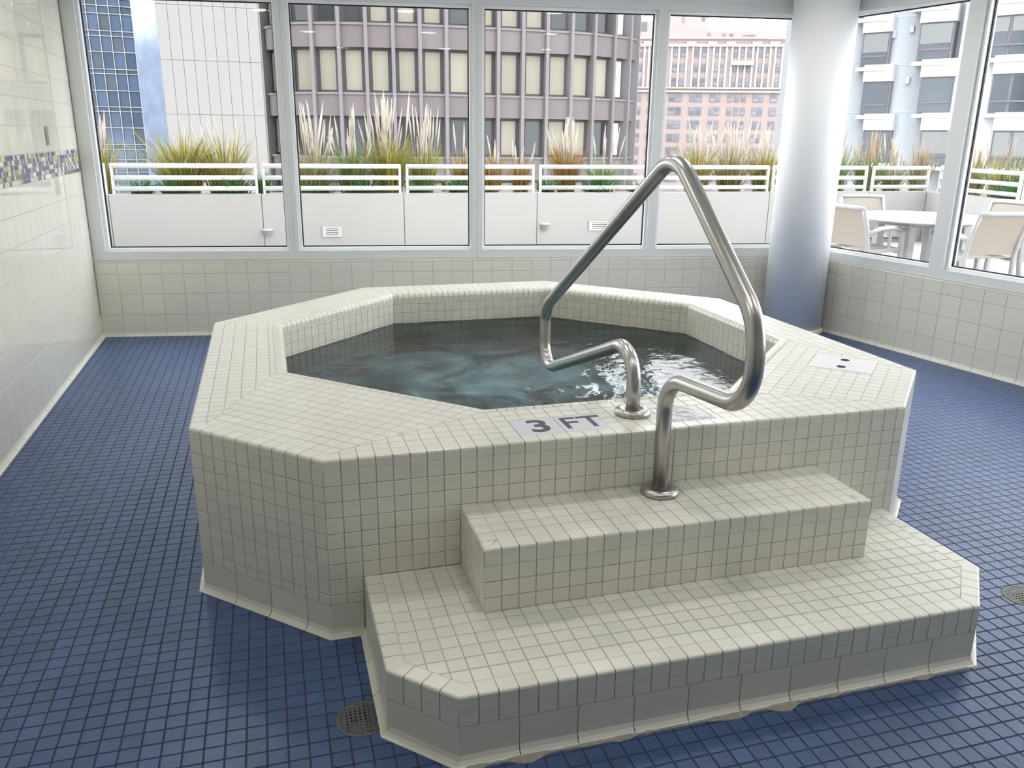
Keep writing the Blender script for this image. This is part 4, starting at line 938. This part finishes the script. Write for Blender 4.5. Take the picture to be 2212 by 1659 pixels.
# 5 pale grey apartment building
GW = mat('pale_grey_render', (0.46, 0.485, 0.515), 0.8, noise_=0.02, nscale=.4); GW2 = mat('white_band', (0.60, 0.62, 0.63), 0.7); GG = mat('apartment_glass', (0.06, 0.075, 0.095), 0.1, var=0.3, noise_=0.3, nscale=.25); GF = mat('mauve_window_frame', (0.18, 0.17, 0.19), 0.5); GB = mat('roller_blind', (0.26, 0.27, 0.265), 0.7)
F = facing(1990, 54, -16); e = empty('apartment_building', F.p(0, -5 * M, LOWZ)); tag(e, 'pale grey apartment building with projecting bay windows beyond the right-hand windows', 'building')
A0, A1_ = F.pix(1690, 150)[0], F.pix(2075, 150)[0]; AE = F.pix(2500, 150)[0]
b = MB(); b.fbox(F, A0, A1_, -15 * M, 0, LOWZ, 30 * M); b.build('wall', GW, e)
b = MB(); b.fbox(F, A1_, AE, -15 * M, 0.9 * M, LOWZ, 30 * M); b.build('wing_wall', GW2, e)
def bay(xa, xb, rows, dw, blinds, twin=False, base=0.0, bandh=22):
    for k2, (y0, y1) in enumerate(rows):
        a0, z1 = F.pix(xa, y0, base + dw); a1, z0 = F.pix(xb, y1, base + dw); fr = .1 * M
        b = MB(); b.fbox(F, a0, a1, base, base + dw, z0, z1); wq = b.build('bay_window', GF, e)
        halves = ((a0, (a0 + a1) / 2), ((a0 + a1) / 2, a1)) if twin else ((a0, a1),)
        for q0, q1 in halves:
            b = MB(); b.fbox(F, q0 + fr, q1 - fr, base + dw, base + dw + .04 * M, z0 + fr, z1 - fr); b.build('pane', GG, wq)
            if k2 in blinds:
                zb_ = z0 + (z1 - z0) * blinds[k2]; b = MB(); b.fbox(F, q0 + fr, q1 - fr, base + dw + .04 * M, base + dw + .06 * M, zb_, z1 - fr); b.build('blind', GB, wq)
        b = MB(); b.fbox(F, q0 if False else a0 + fr, a1 - fr, base + dw + .03 * M, base + dw + .1 * M, z0 + (z1 - z0) * .3 - 1, z0 + (z1 - z0) * .3 + 1); b.build('window_bar', GF, wq)
        zt = z1 + 1.4 * M
        b = MB(); b.fbox(F, a0 - .05 * M, a1 + .05 * M, base, base + dw + .12 * M, z1, z1 + 1.05 * M); b.build('spandrel', GW2, e)
        b = MB(); b.fbox(F, a0 - .2 * M, a1 + .1 * M, base, base + dw + .18 * M, z0 - .26 * M, z0 - .02 * M); b.build('window_sill', GW2, e)
bay(1866, 1916, [(-34, 36), (72, 143), (177, 248), (281, 352)], .45 * M, {1: .42, 0: .5})
bay(1990, 2052, [(-66, 10), (50, 130), (167, 245), (281, 360)], .9 * M, {1: .45, 3: .35})
bay(2146, 2216, [(-85, -5), (35, 122), (160, 244), (282, 364)], .25 * M, {1: .62, 3: .3}, True, .9 * M)
bay(2290, 2360, [(35, 122), (160, 244), (282, 364)], .25 * M, {0: .5}, True, .9 * M)
LIGHTB = mat('small_wall_lamp', (0.55, 0.57, 0.6), .5)
for x, y in ((1932, 75), (1922, 184), (1972, 63), (1962, 174)):
    a, z = F.pix(x, y); b = MB(); b.fbox(F, a - .12 * M, a + .12 * M, 0, .2 * M, z - .2 * M, z + .2 * M); b.build('wall_lamp', LIGHTB, e)
for y in (36, 140, 242):
    z = F.pix(1950, y)[1]; b = MB(); b.fbox(F, A0, A1_, 0, .02 * M, z - .6, z + .6); b.build('wall_joint', mat('joint_line', (.55, .58, .62), .9), e)
# street level
b = MB(); b.box(-300 * M, 400 * M, -200 * M, 400 * M, LOWZ - 20, LOWZ); tag(b.build('street_ground', mat('asphalt_grey', (0.25, 0.25, 0.25), 0.9)), 'street level ground far below the terrace', 'ground', kind='structure')
